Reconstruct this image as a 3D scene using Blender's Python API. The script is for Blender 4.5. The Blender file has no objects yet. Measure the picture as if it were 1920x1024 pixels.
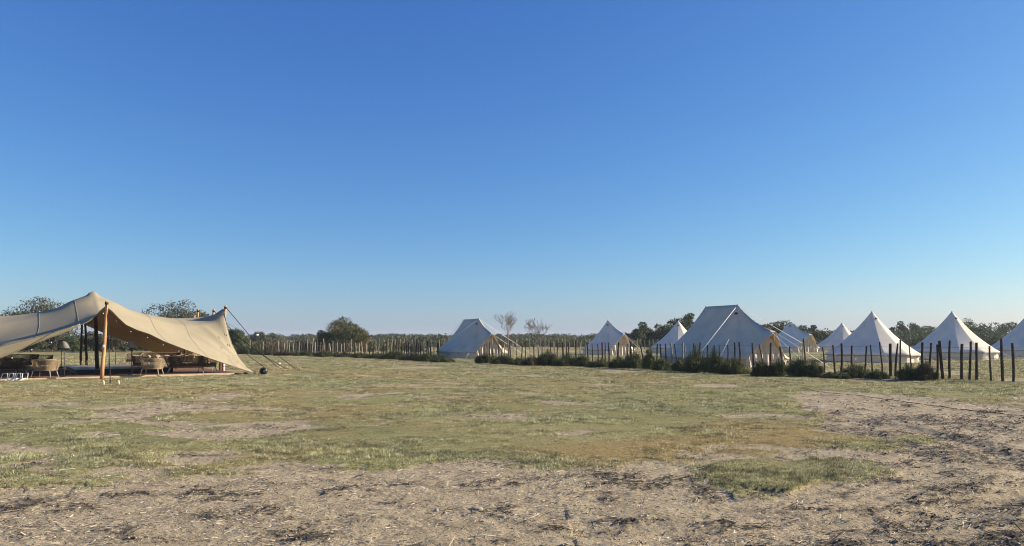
import bpy, math, random
import numpy as np
from mathutils import Vector, Matrix
R_ = math.radians
scene = bpy.context.scene
COL = scene.collection
# ------------------------------------------------------------------ camera, sky, sun, exposure
F, HZ, EYE = 1350.0, 633.0, 1.6           # focal length in photo pixels, horizon row, eye height
cd = bpy.data.cameras.new('camera'); cam = bpy.data.objects.new('camera', cd); COL.objects.link(cam)
cam.location = (0, 0, EYE); cam.rotation_euler = (R_(90), 0, 0)
cd.sensor_width = 36; cd.lens = 36*F/1920; cd.shift_y = (HZ-512)/1920
cd.clip_start = 0.1; cd.clip_end = 20000
scene.camera = cam
SUN_AZ, SUN_EL = 9.0, 21.0                # degrees: azimuth counted from +X towards +Y
w = bpy.data.worlds.new('World'); scene.world = w; w.use_nodes = True
nt = w.node_tree; bg = nt.nodes['Background']
sky = nt.nodes.new('ShaderNodeTexSky'); sky.sky_type = 'NISHITA'; sky.sun_disc = False
sky.sun_elevation = R_(SUN_EL); sky.sun_rotation = R_(90-SUN_AZ)
sky.altitude = 0; sky.air_density = 1.0; sky.dust_density = 0.5; sky.ozone_density = 6.0
# the phone's colour response to the sky: one curve per channel
_sp = nt.nodes.new('ShaderNodeSeparateColor'); _cb = nt.nodes.new('ShaderNodeCombineColor'); nt.links.new(sky.outputs[0], _sp.inputs[0])
for _i, (_g, _k) in enumerate(((1.24, .50), (1.06, .625), (.66, 1.27))):
    _p = nt.nodes.new('ShaderNodeMath'); _p.operation = 'POWER'; _p.inputs[1].default_value = _g; nt.links.new(_sp.outputs[_i], _p.inputs[0])
    _m = nt.nodes.new('ShaderNodeMath'); _m.operation = 'MULTIPLY'; _m.inputs[1].default_value = _k; nt.links.new(_p.outputs[0], _m.inputs[0]); nt.links.new(_m.outputs[0], _cb.inputs[_i])
nt.links.new(_cb.outputs[0], bg.inputs[0]); bg.inputs[1].default_value = 0.105
sl = bpy.data.lights.new('sun', 'SUN'); sun = bpy.data.objects.new('sun', sl); COL.objects.link(sun)
sl.energy = 5.0; sl.angle = R_(0.5); sl.color = (1.0, 0.88, 0.69)
sd = Vector((math.cos(R_(SUN_AZ))*math.cos(R_(SUN_EL)), math.sin(R_(SUN_AZ))*math.cos(R_(SUN_EL)), math.sin(R_(SUN_EL))))
sun.rotation_euler = sd.to_track_quat('Z', 'Y').to_euler()
sun.location = (60, 5, 30)
scene.view_settings.view_transform = 'Standard'; scene.view_settings.look = 'None'
scene.view_settings.exposure = 0.95; scene.view_settings.gamma = 1
scene.cycles.filter_width = 1.05
scene.render.resolution_x = 1024; scene.render.resolution_y = 546

# ------------------------------------------------------------------ helpers
rs = np.random.RandomState(7); rnd = random.Random(11)
TAB = np.random.RandomState(3).rand(256, 256)
def vnoise(x, y, s=0):
    x = np.asarray(x, float)+s*17.3; y = np.asarray(y, float)+s*9.7
    xi = np.floor(x).astype(int); yi = np.floor(y).astype(int); fx = x-xi; fy = y-yi
    fx = fx*fx*(3-2*fx); fy = fy*fy*(3-2*fy)
    a = TAB[xi & 255, yi & 255]; b = TAB[(xi+1) & 255, yi & 255]; c = TAB[xi & 255, (yi+1) & 255]; d = TAB[(xi+1) & 255, (yi+1) & 255]
    return (a*(1-fx)+b*fx)*(1-fy)+(c*(1-fx)+d*fx)*fy
def fbm(x, y, f, o=4, s=0, g=0.5):
    r = 0; a = 1; n = 0; ca, sa = math.cos(.6), math.sin(.6); x = x*f; y = y*f
    for i in range(o):
        r = r+a*vnoise(x, y, s+i*5); n += a; a *= g; x, y = (x*ca-y*sa)*2.03, (x*sa+y*ca)*2.03
    return r/n
def G(px, py):                            # where a photo pixel lies on the flat ground
    Y = EYE*F/(py-HZ); return Vector(((px-960)*Y/F, Y, 0))
def P(px, py, Y):                         # where a photo pixel lies at depth Y
    return Vector(((px-960)*Y/F, Y, EYE+(HZ-py)*Y/F))
class MB:
    def __init__(s): s.v = []; s.f = []
    def quad(s, a, b, c, d):
        n = len(s.v); s.v += [tuple(a), tuple(b), tuple(c), tuple(d)]; s.f.append((n, n+1, n+2, n+3))
    def tri(s, a, b, c):
        n = len(s.v); s.v += [tuple(a), tuple(b), tuple(c)]; s.f.append((n, n+1, n+2))
    def box(s, c, size, rz=0, taper=1):
        n = len(s.v); cs, sn = math.cos(rz), math.sin(rz)
        for k in (-.5, .5):
            t = taper if k > 0 else 1
            for i, j in ((-.5, -.5), (.5, -.5), (.5, .5), (-.5, .5)):
                x, y = i*size[0]*t, j*size[1]*t
                s.v.append((c[0]+x*cs-y*sn, c[1]+x*sn+y*cs, c[2]+k*size[2]))
        s.f += [(n+3, n+2, n+1, n), (n+4, n+5, n+6, n+7)]+[(n+i, n+(i+1) % 4, n+4+(i+1) % 4, n+4+i) for i in range(4)]
    def tube(s, pts, rad, n=6, caps=True):
        pts = [Vector(p) for p in pts]
        if not hasattr(rad, '__len__'): rad = [rad]*len(pts)
        b0 = len(s.v); up = Vector((0, 0, 1)); px_ = None
        for i, p in enumerate(pts):
            d = (pts[min(i+1, len(pts)-1)]-pts[max(i-1, 0)]).normalized()
            if px_ is None:
                px_ = d.cross(up)
                if px_.length < .05: px_ = d.cross(Vector((0, 1, 0)))
            px_ = (px_-d*px_.dot(d)).normalized(); py_ = d.cross(px_)
            for k in range(n):
                a = 2*math.pi*k/n; s.v.append(tuple(p+(px_*math.cos(a)+py_*math.sin(a))*rad[i]))
        for i in range(len(pts)-1):
            for k in range(n):
                s.f.append((b0+i*n+k, b0+i*n+(k+1) % n, b0+(i+1)*n+(k+1) % n, b0+(i+1)*n+k))
        if caps:
            s.f.append(tuple(b0+k for k in range(n))[::-1]); e = b0+(len(pts)-1)*n; s.f.append(tuple(e+k for k in range(n)))
    def lathe(s, prof, c=(0, 0, 0), n=20):
        b0 = len(s.v)
        for r, z in prof:
            for k in range(n):
                a = 2*math.pi*k/n; s.v.append((c[0]+r*math.cos(a), c[1]+r*math.sin(a), c[2]+z))
        for i in range(len(prof)-1):
            for k in range(n): s.f.append((b0+i*n+k, b0+i*n+(k+1) % n, b0+(i+1)*n+(k+1) % n, b0+(i+1)*n+k))
    def build(s, name, mat, parent=None, smooth=True, loc=None, rz=0):
        m = bpy.data.meshes.new(name); m.from_pydata(s.v, [], s.f); m.materials.append(mat)
        if smooth: m.polygons.foreach_set('use_smooth', [True]*len(m.polygons))
        m.update(); o = bpy.data.objects.new(name, m); COL.objects.link(o)
        if parent: o.parent = parent
        if loc is not None: o.location = loc
        o.rotation_euler.z = rz
        return o
def np_mesh(name, V, Fc, mat, colr=None, parent=None, smooth=False):
    """V (n,3), Fc (m,k) arrays -> one mesh object"""
    m = bpy.data.meshes.new(name); k = Fc.shape[1]
    m.vertices.add(len(V)); m.vertices.foreach_set('co', np.ascontiguousarray(V, dtype=np.float32).ravel())
    m.loops.add(Fc.size); m.loops.foreach_set('vertex_index', np.ascontiguousarray(Fc, dtype=np.int32).ravel())
    m.polygons.add(len(Fc)); m.polygons.foreach_set('loop_start', np.arange(0, Fc.size, k, dtype=np.int32))
    m.polygons.foreach_set('loop_total', np.full(len(Fc), k, dtype=np.int32))
    if smooth: m.polygons.foreach_set('use_smooth', np.ones(len(Fc), dtype=bool))
    m.update(calc_edges=True); m.materials.append(mat)
    if colr is not None:
        a = m.color_attributes.new('tint', 'FLOAT_COLOR', 'POINT')
        c4 = np.ones((len(V), 4), np.float32); c4[:, :3] = colr; a.data.foreach_set('color', c4.ravel())
    o = bpy.data.objects.new(name, m); COL.objects.link(o)
    if parent: o.parent = parent
    return o
def tag(o, label=None, cat=None, group=None, kind=None):
    if label: o['label'] = label
    if cat: o['category'] = cat
    if group: o['group'] = group
    if kind: o['kind'] = kind
    return o
def empty(name, loc, rz=0, label=None, cat=None, group=None):
    o = bpy.data.objects.new(name, None); COL.objects.link(o); o.location = loc; o.rotation_euler.z = rz
    o.empty_display_size = .2
    return tag(o, label, cat, group)
def copy_thing(root, loc, rz, label, sc=None):
    r = root.copy(); COL.objects.link(r); r.location = loc; r.rotation_euler.z = rz; r['label'] = label
    if sc: r.scale = sc
    for ch in list(root.children):
        c = ch.copy(); COL.objects.link(c); c.parent = r
        for g in ch.children:
            d = g.copy(); COL.objects.link(d); d.parent = c
    return r

# ------------------------------------------------------------------ materials
def mat(name, col, rough=.8, var=.15, scale=8, bump=0, bscale=40, metal=0, sheen=0, trans=0, col2=None, stretch=None, spec=.3):
    m = bpy.data.materials.new(name); m.use_nodes = True; t = m.node_tree; N = t.nodes; L = t.links
    b = N['Principled BSDF']; b.inputs['Roughness'].default_value = rough; b.inputs['Metallic'].default_value = metal
    b.inputs['Specular IOR Level'].default_value = spec
    tc = N.new('ShaderNodeTexCoord'); mp = N.new('ShaderNodeMapping'); L.new(tc.outputs['Object'], mp.inputs[0])
    if stretch: mp.inputs['Scale'].default_value = stretch
    nz = N.new('ShaderNodeTexNoise'); nz.inputs['Scale'].default_value = scale; nz.inputs['Detail'].default_value = 5; L.new(mp.outputs[0], nz.inputs[0])
    mx = N.new('ShaderNodeMix'); mx.data_type = 'RGBA'
    c2 = col2 or tuple(c*(1-var*2) for c in col); c1 = col if col2 else tuple(min(1, c*(1+var)) for c in col)
    mx.inputs[6].default_value = (*c1, 1); mx.inputs[7].default_value = (*c2, 1)
    cr = N.new('ShaderNodeMapRange'); cr.inputs[1].default_value = .3; cr.inputs[2].default_value = .7
    L.new(nz.outputs[0], cr.inputs[0]); L.new(cr.outputs[0], mx.inputs[0]); L.new(mx.outputs[2], b.inputs['Base Color'])
    if bump:
        n2 = N.new('ShaderNodeTexNoise'); n2.inputs['Scale'].default_value = bscale; n2.inputs['Detail'].default_value = 4; L.new(mp.outputs[0], n2.inputs[0])
        bp = N.new('ShaderNodeBump'); bp.inputs['Strength'].default_value = bump; bp.inputs['Distance'].default_value = .02
        L.new(n2.outputs[0], bp.inputs['Height']); L.new(bp.outputs[0], b.inputs['Normal'])
    if trans:
        tr = N.new('ShaderNodeBsdfTranslucent'); L.new(mx.outputs[2], tr.inputs[0])
        ms = N.new('ShaderNodeMixShader'); ms.inputs[0].default_value = trans
        L.new(b.outputs[0], ms.inputs[1]); L.new(tr.outputs[0], ms.inputs[2]); L.new(ms.outputs[0], N['Material Output'].inputs[0])
    return m
def tint_mat(name, rough=.8, trans=0.0, mul=(1, 1, 1)):
    m = bpy.data.materials.new(name); m.use_nodes = True; t = m.node_tree; N = t.nodes; L = t.links
    b = N['Principled BSDF']; b.inputs['Roughness'].default_value = rough; b.inputs['Specular IOR Level'].default_value = .2
    a = N.new('ShaderNodeAttribute'); a.attribute_name = 'tint'
    nz = N.new('ShaderNodeTexNoise'); nz.inputs['Scale'].default_value = 3; g = N.new('ShaderNodeNewGeometry'); L.new(g.outputs['Position'], nz.inputs[0])
    mr = N.new('ShaderNodeMapRange'); mr.inputs[3].default_value = .8; mr.inputs[4].default_value = 1.2; L.new(nz.outputs[0], mr.inputs[0])
    vm = N.new('ShaderNodeVectorMath'); vm.operation = 'SCALE'; L.new(a.outputs['Color'], vm.inputs[0]); L.new(mr.outputs[0], vm.inputs['Scale'])
    L.new(vm.outputs[0], b.inputs['Base Color'])
    if trans:
        tr = N.new('ShaderNodeBsdfTranslucent'); L.new(vm.outputs[0], tr.inputs[0]); ms = N.new('ShaderNodeMixShader'); ms.inputs[0].default_value = trans
        L.new(b.outputs[0], ms.inputs[1]); L.new(tr.outputs[0], ms.inputs[2]); L.new(ms.outputs[0], N['Material Output'].inputs[0])
    return m
M = dict(
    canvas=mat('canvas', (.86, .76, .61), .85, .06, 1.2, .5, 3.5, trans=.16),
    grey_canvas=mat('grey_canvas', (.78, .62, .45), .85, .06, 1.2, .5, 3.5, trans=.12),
    cream=mat('cream_canvas', (.86, .75, .61), .85, .05, 2, .3, 12, trans=.35),
    hem=mat('canvas_hem', (.42, .40, .37), .85, .08),
    vent=mat('vent_mesh', (.06, .06, .065), .8, .1),
    rope=mat('white_rope', (.72, .70, .66), .8, .08),
    strap=mat('black_strap', (.015, .015, .017), .6, .1),
    stretch=mat('stretch_fabric', (.41, .35, .235), .85, .05, .8, .15, 5, trans=.20),
    seam_or_crease=mat('seam_tape', (.27, .225, .16), .85, .05),
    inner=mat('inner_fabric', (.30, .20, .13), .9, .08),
    pole=mat('pole_wood', (.52, .27, .11), .6, .2, 3, .3, 30, stretch=(4, 4, .6)),
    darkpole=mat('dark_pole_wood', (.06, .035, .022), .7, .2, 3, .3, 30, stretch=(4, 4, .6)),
    stake=mat('stake_wood', (.62, .50, .30), .8, .15, 9),
    post=mat('weathered_post', (.085, .065, .05), .95, .3, 9, .8, 40, stretch=(3, 3, .5), spec=.1),
    post_grey=mat('grey_weathered_post', (.34, .29, .22), .95, .2, 9, .8, 40, stretch=(3, 3, .5), spec=.1),
    wire=mat('fence_wire', (.10, .09, .085), .6, .1, metal=.5),
    rattan=mat('woven_rope', (.36, .26, .16), .85, .25, 30),
    rattan_dark=mat('dark_woven_rope', (.075, .052, .038), .85, .25, 30),
    chairleg=mat('chair_leg', (.50, .43, .35), .5, .1),
    cushion=mat('seat_cushion', (.20, .16, .14), .9, .15, 12),
    pillow=mat('pale_pillow', (.32, .23, .17), .9, .1, 8),
    deck=mat('deck_boards', (.22, .125, .085), .7, .2, 5, .3, 30, stretch=(.6, 6, 1)),
    deckedge=mat('deck_edge', (.55, .42, .28), .8, .12, 6),  # paler than the boards, with the sunlit look put into its colour
    stage=mat('stage_top', (.26, .20, .18), .35, .12, 3),
    black=mat('black_plastic', (.012, .012, .014), .45, .1),
    shade=mat('lamp_shade', (.30, .29, .28), .9, .06, 10, trans=.2),
    lampmetal=mat('lamp_metal', (.05, .047, .045), .5, .1),
    white=mat('white_metal', (.78, .78, .78), .45, .04),
    pink=mat('pink_plastic', (.62, .40, .46), .5, .06),
    table=mat('table_top', (.20, .10, .07), .5, .2),
    bulb=mat('bulb_glass', (.5, .48, .42), .2, .02),
    bark=mat('tree_bark', (.13, .105, .085), .95, .25, 6, .6, 20),
    bark_pale=mat('pale_bark', (.20, .175, .15), .95, .2, 6, .4, 20),
    stone=mat('field_stone', (.42, .37, .30), .9, .15, 12, .5, 30),
    bird=mat('bird_feather', (.02, .02, .022), .8, .1),
    leaf=tint_mat('leaves', .7, .25), blade=tint_mat('grass_blades', .7, .3), litter=tint_mat('ground_litter', .9),
)

# ------------------------------------------------------------------ ground layout, measured on the photo and carried to the ground plane
def px_of(x, y):
    yy = np.maximum(y, 2.2); return 960+F*x/yy, HZ+EYE*F/yy
def inpoly(px, py, poly):
    r = np.zeros(px.shape, bool); n = len(poly)
    for i in range(n):
        x1, y1 = poly[i]; x2, y2 = poly[(i+1) % n]
        if y1 == y2: continue
        c = ((y1 > py) != (y2 > py)) & (px < (x2-x1)*(py-y1)/(y2-y1)+x1); r ^= c
    return r
DIRT = [(1470, 741), (1560, 735), (1650, 741), (1750, 750), (1850, 759), (1930, 765), (2600, 800), (6000, 1700), (-4000, 1700), (-3000, 960), (-200, 935), (0, 925), (130, 918), (270, 906), (400, 893), (500, 885), (620, 882), (760, 880), (820, 876), (900, 880), (1000, 881), (1050, 890), (1130, 884), (1190, 866), (1300, 866), (1400, 858), (1500, 850), (1620, 842), (1690, 834), (1600, 818), (1500, 810), (1560, 794), (1540, 775), (1500, 756)]
MOUND = [(1270, 878), (1340, 874), (1450, 868), (1550, 862), (1640, 870), (1655, 881), (1600, 893), (1550, 903), (1510, 915), (1475, 931), (1400, 928), (1350, 915), (1335, 895)]
SPOT = [(1690, 824), (1735, 819), (1765, 828), (1730, 835), (1700, 833)]
BARE = [(420, 803, 60, 6), (510, 778, 60, 7), (180, 768, 60, 3), (110, 796, 60, 4), (230, 747, 90, 3), (545, 792, 30, 4), (910, 798, 30, 4), (1160, 788, 50, 3), (1270, 805, 30, 5), (960, 703, 60, 4), (1200, 713, 80, 3), (1350, 722, 70, 3), (1745, 727, 45, 2.5), (1020, 832, 60, 3), (1220, 833, 60, 3), (820, 695, 40, 2), (770, 690, 30, 2), (720, 698, 25, 1.5), (330, 842, 30, 4), (250, 848, 40, 3), (460, 858, 30, 3), (760, 742, 40, 2), (1120, 700, 60, 2), (600, 732, 40, 2), (1300, 700, 60, 1.5), (1450, 706, 70, 1.5), (640, 715, 50, 2)]
def grass_amount(x, y):
    s = 0; K = ((0, 0), (.3, .1), (-.2, .3), (.15, -.35))
    for k, (a, b) in enumerate(K):
        wx = x+(fbm(x+a, y+b, 1.6, 4, 1+k)-.5)*.9+(fbm(x, y, 7, 2, 21+k)-.5)*.25
        wy = y+(fbm(x+a, y+b, 1.6, 4, 9+k)-.5)*1.5+(fbm(x, y, 7, 2, 31+k)-.5)*.35
        px, py = px_of(wx, wy)
        g = ~inpoly(px, py, DIRT) | inpoly(px, py, MOUND) | inpoly(px, py, SPOT)
        g = g.astype(float)
        if k < 2:
            for cx, cy, rx, ry in BARE:
                g = np.where(((px-cx)/rx)**2+((py-cy)/ry)**2 < .25+1.0*fbm(x*1.1, y, 1.9, 4, int(cx) % 50, .6), g*(.55 if cx < 700 else .4), g)
        s = s+g
    s = s/len(K)
    thin = fbm(x, y*1.3, .55, 5, 41); px, py = px_of(x, y)
    left = np.clip((900-px)/600, 0, 1)*np.clip((812-py)/25, 0, 1)*np.clip((py-735)/20, 0, 1)
    s = s*np.clip(1.25-np.clip((thin-.52+left*.05)*7, 0, 1.1), .12, 1)
    s = np.where(inpoly(px, py, [(1345, 884), (1450, 874), (1550, 868), (1630, 876), (1560, 896), (1480, 924), (1400, 918)]), 1, s)
    return np.where(y < 3, 0, np.clip(s, 0, 1))
def darkness(x, y):          # where dark rotted litter, painted clod shade and rut bands darken the bare soil
    px, py = px_of(x, y)
    band = np.exp(-((py-905+np.clip(900-px, 0, 900)*-.045)/14)**2)*(px < 1350)
    right = np.clip((px-1480)/200, 0, 1)*np.clip((py-765)/30, 0, 1)*.8
    spot = np.exp(-((px-560)/70)**2-((py-995)/22)**2)+.8*np.exp(-((px-500)/50)**2-((py-962)/10)**2)+.8*np.exp(-((px-1480)/90)**2-((py-975)/9)**2)+.7*np.exp(-((px-1210)/100)**2-((py-905)/12)**2)+.8*np.exp(-((px-110)/90)**2-((py-950)/14)**2)
    n = fbm(x*1.0, y*1.6, 1.9, 5, 61, .6); n2 = fbm(x+y*.5, y*2.2-x*.6, 5, 4, 71, .6)
    arc = np.hypot(x-1.5, y-11.5)+(fbm(x, y, .5, 2, 75)-.5)*1.2; ring = np.clip(np.sin(arc*7.5), 0, 1)*np.clip(1-np.abs(arc-5.6)/1.7, 0, 1)*(x > 1.5)*.16
    v = np.clip((n-.575+ring+.15*band+.21*right+.22*np.clip(spot, 0, 1))*7, 0, 1)*np.clip((n2-.40)*5, 0, 1)
    return np.clip(v, 0, 1)
def dryness(x, y):
    px, py = px_of(x, y)
    orange = np.exp(-((px-1390)/170)**2-((py-838)/17)**2)*1.2+.7*np.exp(-((px-1150)/160)**2-((py-845)/16)**2)+.5*np.exp(-((px-720)/130)**2-((py-860)/14)**2)+.6*np.exp(-((px-560)/80)**2-((py-697)/5)**2)
    return np.clip(orange+(fbm(x, y, .35, 4, 81)-.5)*2.2+.25-.6*inpoly(px, py, MOUND), 0, 1)
def height(x, y, gr=None, dk=None):
    if gr is None: gr = grass_amount(x, y)
    if dk is None: dk = darkness(x, y)
    bare = 1-gr
    arc = np.hypot(x-1.5, y-11.5)+(fbm(x, y, .5, 2, 75)-.5)*.5; ruts = -np.clip(np.cos((arc-5.55)*5.2), -.3, 1)*np.clip(1-np.abs(arc-5.6)/1.6, 0, 1)*(x > .5)
    lod = np.clip(40/np.maximum(y, 1), 0, 1)
    h = (fbm(x, y, .25, 3, 5)-.5)*.10*np.clip(y/20, .4, 1)+gr*.035+ruts*bare*.045
    cl = fbm(x, y, 6.5, 4, 6, .65); h = h+(cl-.5)*.034*(.35+.65*bare)*lod
    h = h+dk*(.008+.04*(fbm(x, y, 16, 3, 8)-.4))*bare
    # raised crumbs left by wheels: an edge and ridged treads in two curved tracks
    for cx, cy, rr, wd in ((14.5, 12.0, 7.5, .16), (14.5, 12.0, 6.1, .16), (-9.0, -2.0, 12.5, .17), (22, 2.0, 17.4, .15), (22, 2.0, 15.9, .15)):
        dx, dy = x-cx, y-cy; rad = np.sqrt(dx*dx+dy*dy); a = np.arctan2(dy, dx)*rr
        e = np.exp(-((rad-rr)/wd)**4)
        h = h-e*bare*(.004-.006*np.sin(a*2*math.pi/.13+(rad-rr)*9)*(fbm(x, y, 1.1, 2, 91) > .5))
        h = h+np.exp(-((np.abs(rad-rr)-wd*1.35)/.05)**2)*.010*bare*np.clip(fbm(x, y, 2, 3, 95)*3-1.2, 0, 1)
    px, py = px_of(x, y)
    m1 = np.exp(-((px-690)/70)**4-((py-985)/26)**4); m2 = np.exp(-((px-1600)/180)**4-((py-925)/45)**4)*.6
    wv = (fbm(x, y, 3, 2, 97)-.5)*.12
    h = h+.010*bare*m1*np.sin((y+x*.12+wv)*2*math.pi/.17)+.008*bare*m2*np.sin((y*.75-x*.65+wv)*2*math.pi/.19)
    return h
HW = 1.7
ys = np.concatenate([np.linspace(-60, 2.6, 24)[:-1], np.geomspace(2.6, 5, 60)[:-1], np.geomspace(5, 60, 600)[:-1], np.geomspace(60, 1600, 70)])
ts = np.concatenate([np.linspace(-HW, -.76, 60)[:-1], np.linspace(-.76, .76, 760)[:-1], np.linspace(.76, HW, 60)])
TT, YY = np.meshgrid(ts, ys); XX = TT*np.maximum(YY, 2.6)
far = YY < 2.6; XX = np.where(far, TT*(2.6+(2.6-YY)*1.0), XX)
GR = grass_amount(XX, YY); DK = darkness(XX, YY)*(1-GR*.6); DR = dryness(XX, YY)
ZZ = height(XX, YY, GR, DK)*np.clip((400-YY)/300, 0, 1)
nr, nc = XX.shape; idx = np.arange(nr*nc).reshape(nr, nc)
FC = np.stack([idx[:-1, :-1], idx[:-1, 1:], idx[1:, 1:], idx[1:, :-1]], -1).reshape(-1, 4)
def ground_material():
    m = bpy.data.materials.new('soil_and_turf'); m.use_nodes = True; t = m.node_tree; N = t.nodes; L = t.links; b = N['Principled BSDF']
    b.inputs['Roughness'].default_value = .95; b.inputs['Specular IOR Level'].default_value = .1
    a = N.new('ShaderNodeAttribute'); a.attribute_name = 'tint'; sp = N.new('ShaderNodeSeparateColor'); L.new(a.outputs['Color'], sp.inputs[0])
    g = N.new('ShaderNodeNewGeometry')
    def noise(sc, det=6, rough=.6, stretch=None):
        n = N.new('ShaderNodeTexNoise'); n.inputs['Scale'].default_value = sc; n.inputs['Detail'].default_value = det; n.inputs['Roughness'].default_value = rough
        if stretch:
            mp = N.new('ShaderNodeMapping'); mp.inputs['Scale'].default_value = stretch; mp.inputs['Rotation'].default_value = (0, 0, .35); L.new(g.outputs['Position'], mp.inputs[0]); L.new(mp.outputs[0], n.inputs[0])
        else: L.new(g.outputs['Position'], n.inputs[0])
        return n.outputs[0]
    def ramp(src, lo, hi):
        r = N.new('ShaderNodeMapRange'); r.inputs[1].default_value = lo; r.inputs[2].default_value = hi; L.new(src, r.inputs[0]); return r.outputs[0]
    def mix(f, c1, c2):
        x = N.new('ShaderNodeMix'); x.data_type = 'RGBA'
        if isinstance(f, float): x.inputs[0].default_value = f
        else: L.new(f, x.inputs[0])
        for i, c in ((6, c1), (7, c2)):
            if isinstance(c, tuple): x.inputs[i].default_value = (*c, 1)
            else: L.new(c, x.inputs[i])
        return x.outputs[2]
    def mth(op, a_, b_):
        x = N.new('ShaderNodeMath'); x.operation = op; x.use_clamp = True
        for i, c in ((0, a_), (1, b_)):
            if isinstance(c, float): x.inputs[i].default_value = c
            else: L.new(c, x.inputs[i])
        return x.outputs[0]
    soil = mix(ramp(noise(2.2), .35, .65), (.50, .405, .255), (.35, .28, .18))
    soil = mix(ramp(noise(34, 6, .75), .52, .64), soil, (.15, .11, .08))
    soil = mix(ramp(noise(70, 3, .7, (1, .35, 1)), .60, .70), soil, (.58, .51, .38))
    soil = mix(mth('MULTIPLY', sp.outputs[1], ramp(noise(16, 6, .7), .40, .55)), soil, (.065, .055, .045))
    green = mix(ramp(noise(.8), .4, .62), (.30, .275, .105), (.235, .225, .095))
    green = mix(ramp(noise(.13), .45, .6), green, (.36, .31, .14))
    green = mix(mth('MULTIPLY', sp.outputs[2], .85), green, (.35, .235, .09))
    green = mix(ramp(noise(20, 6, .75), .48, .62), green, (.10, .095, .045))  # dark speckle paints the shadows between blades into the turf
    green = mix(ramp(noise(40, 5, .75), .57, .66), green, (.46, .43, .27))
    gf = ramp(mth('ADD', sp.outputs[0], mth('MULTIPLY', noise(9, 6, .7), .6)), .58, .86)
    L.new(mix(gf, soil, green), b.inputs['Base Color'])
    bp = N.new('ShaderNodeBump'); bp.inputs['Strength'].default_value = 1; bp.inputs['Distance'].default_value = .03
    hh = N.new('ShaderNodeMath'); hh.operation = 'ADD'; L.new(noise(30, 8, .75), hh.inputs[0]); L.new(noise(5, 6, .7), hh.inputs[1])
    L.new(hh.outputs[0], bp.inputs['Height']); L.new(bp.outputs[0], b.inputs['Normal'])
    return m
ground = np_mesh('ground', np.stack([XX, YY, ZZ], -1).reshape(-1, 3), FC, ground_material(), np.stack([GR, DK, DR], -1).reshape(-1, 3), smooth=True)
tag(ground, kind='structure')
def gz(x, y):
    return float(height(np.array([float(x)]), np.array([float(y)]))[0]) if y < 400 else 0.0

# grass blades: real blades, fewer and larger with distance
def scatter(n, y0, y1, power, tmax=.82):
    u = rs.rand(n); a = 2-power
    y = (y0**a+u*(y1**a-y0**a))**(1/a); x = (rs.rand(n)*2-1)*tmax*y; return x, y
def blades(name, n, y0, y1, power, hgt, wid, per, lo, label, colors, keep):
    x, y = scatter(n, y0, y1, power)
    g = grass_amount(x, y); d = dryness(x, y)
    k = rs.rand(n) < keep(g); x, y, g, d = x[k], y[k], g[k], d[k]
    z = height(x, y, g, None); n = len(x)
    sc = np.clip(y/16, .8, 3.2)
    X = np.repeat(x, per)+rs.randn(n*per)*.018*np.repeat(sc, per); Y = np.repeat(y, per)+rs.randn(n*per)*.018*np.repeat(sc, per); Z = np.repeat(z, per)-.008
    S = np.repeat(sc, per); N_ = n*per; an = rs.rand(N_)*2*math.pi; ln = hgt*(.4+rs.rand(N_)*.9)*(.75+.25*S)*(.35+1.3*np.repeat(np.clip((fbm(x, y, 1.4, 3, 51)-.5)*2+.5, 0, 1), per)); ln *= 1+.25*np.repeat(inpoly(*px_of(x, y), MOUND), per); tl = rs.randn(N_)*.55; tl2 = rs.randn(N_)*.55
    wd = wid*(.6+.8*rs.rand(N_))*S
    V = np.empty((N_, 3, 3)); cx, cy = np.cos(an)*wd, np.sin(an)*wd
    V[:, 0] = np.stack([X-cx, Y-cy, Z], -1); V[:, 1] = np.stack([X+cx, Y+cy, Z], -1)
    V[:, 2] = np.stack([X+tl*ln, Y+tl2*ln, Z+ln], -1)
    c = np.array(colors); q = rs.rand(N_)
    D = np.clip(np.repeat(d, per)*.75+rs.rand(N_)*.3-.1, 0, 1)[:, None]
    hue = np.repeat(fbm(x, y, .6, 3, 55) > .52, per)[:, None]
    base = np.where(hue, c[0], c[1]); cc = base*(1-D)+c[2]*D
    cc = np.where((q < .20)[:, None], c[3], cc); cc = np.where((q > .83)[:, None], c[4], cc)
    inm = inpoly(*px_of(x, y), MOUND).astype(float); pt = np.clip((fbm(x, y*1.2, 5.0, 4, 58, .7)-.5)*4.2+1, .45, 1.55)*(1-.18*inm); cc = cc*(.7+.6*rs.rand(N_))[:, None]*np.repeat(pt, per)[:, None]
    o = np_mesh(name, V.reshape(-1, 3), np.arange(N_*3).reshape(-1, 3), M['blade'], np.repeat(cc, 3, 0))
    return tag(o, label, 'grass', kind='stuff')
GC = [(.33, .315, .135), (.25, .25, .125), (.35, .255, .105), (.66, .64, .46), (.075, .08, .035)]  # after the pale tips, a dark tone standing for shadow between blades
blades('grass', 400000, 6.4, 60, 1.6, .031, .0036, 6, 0, 'short patchy dry green turf covering the field', GC, lambda g: np.clip(g*1.25-.12, 0, 1))

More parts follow.
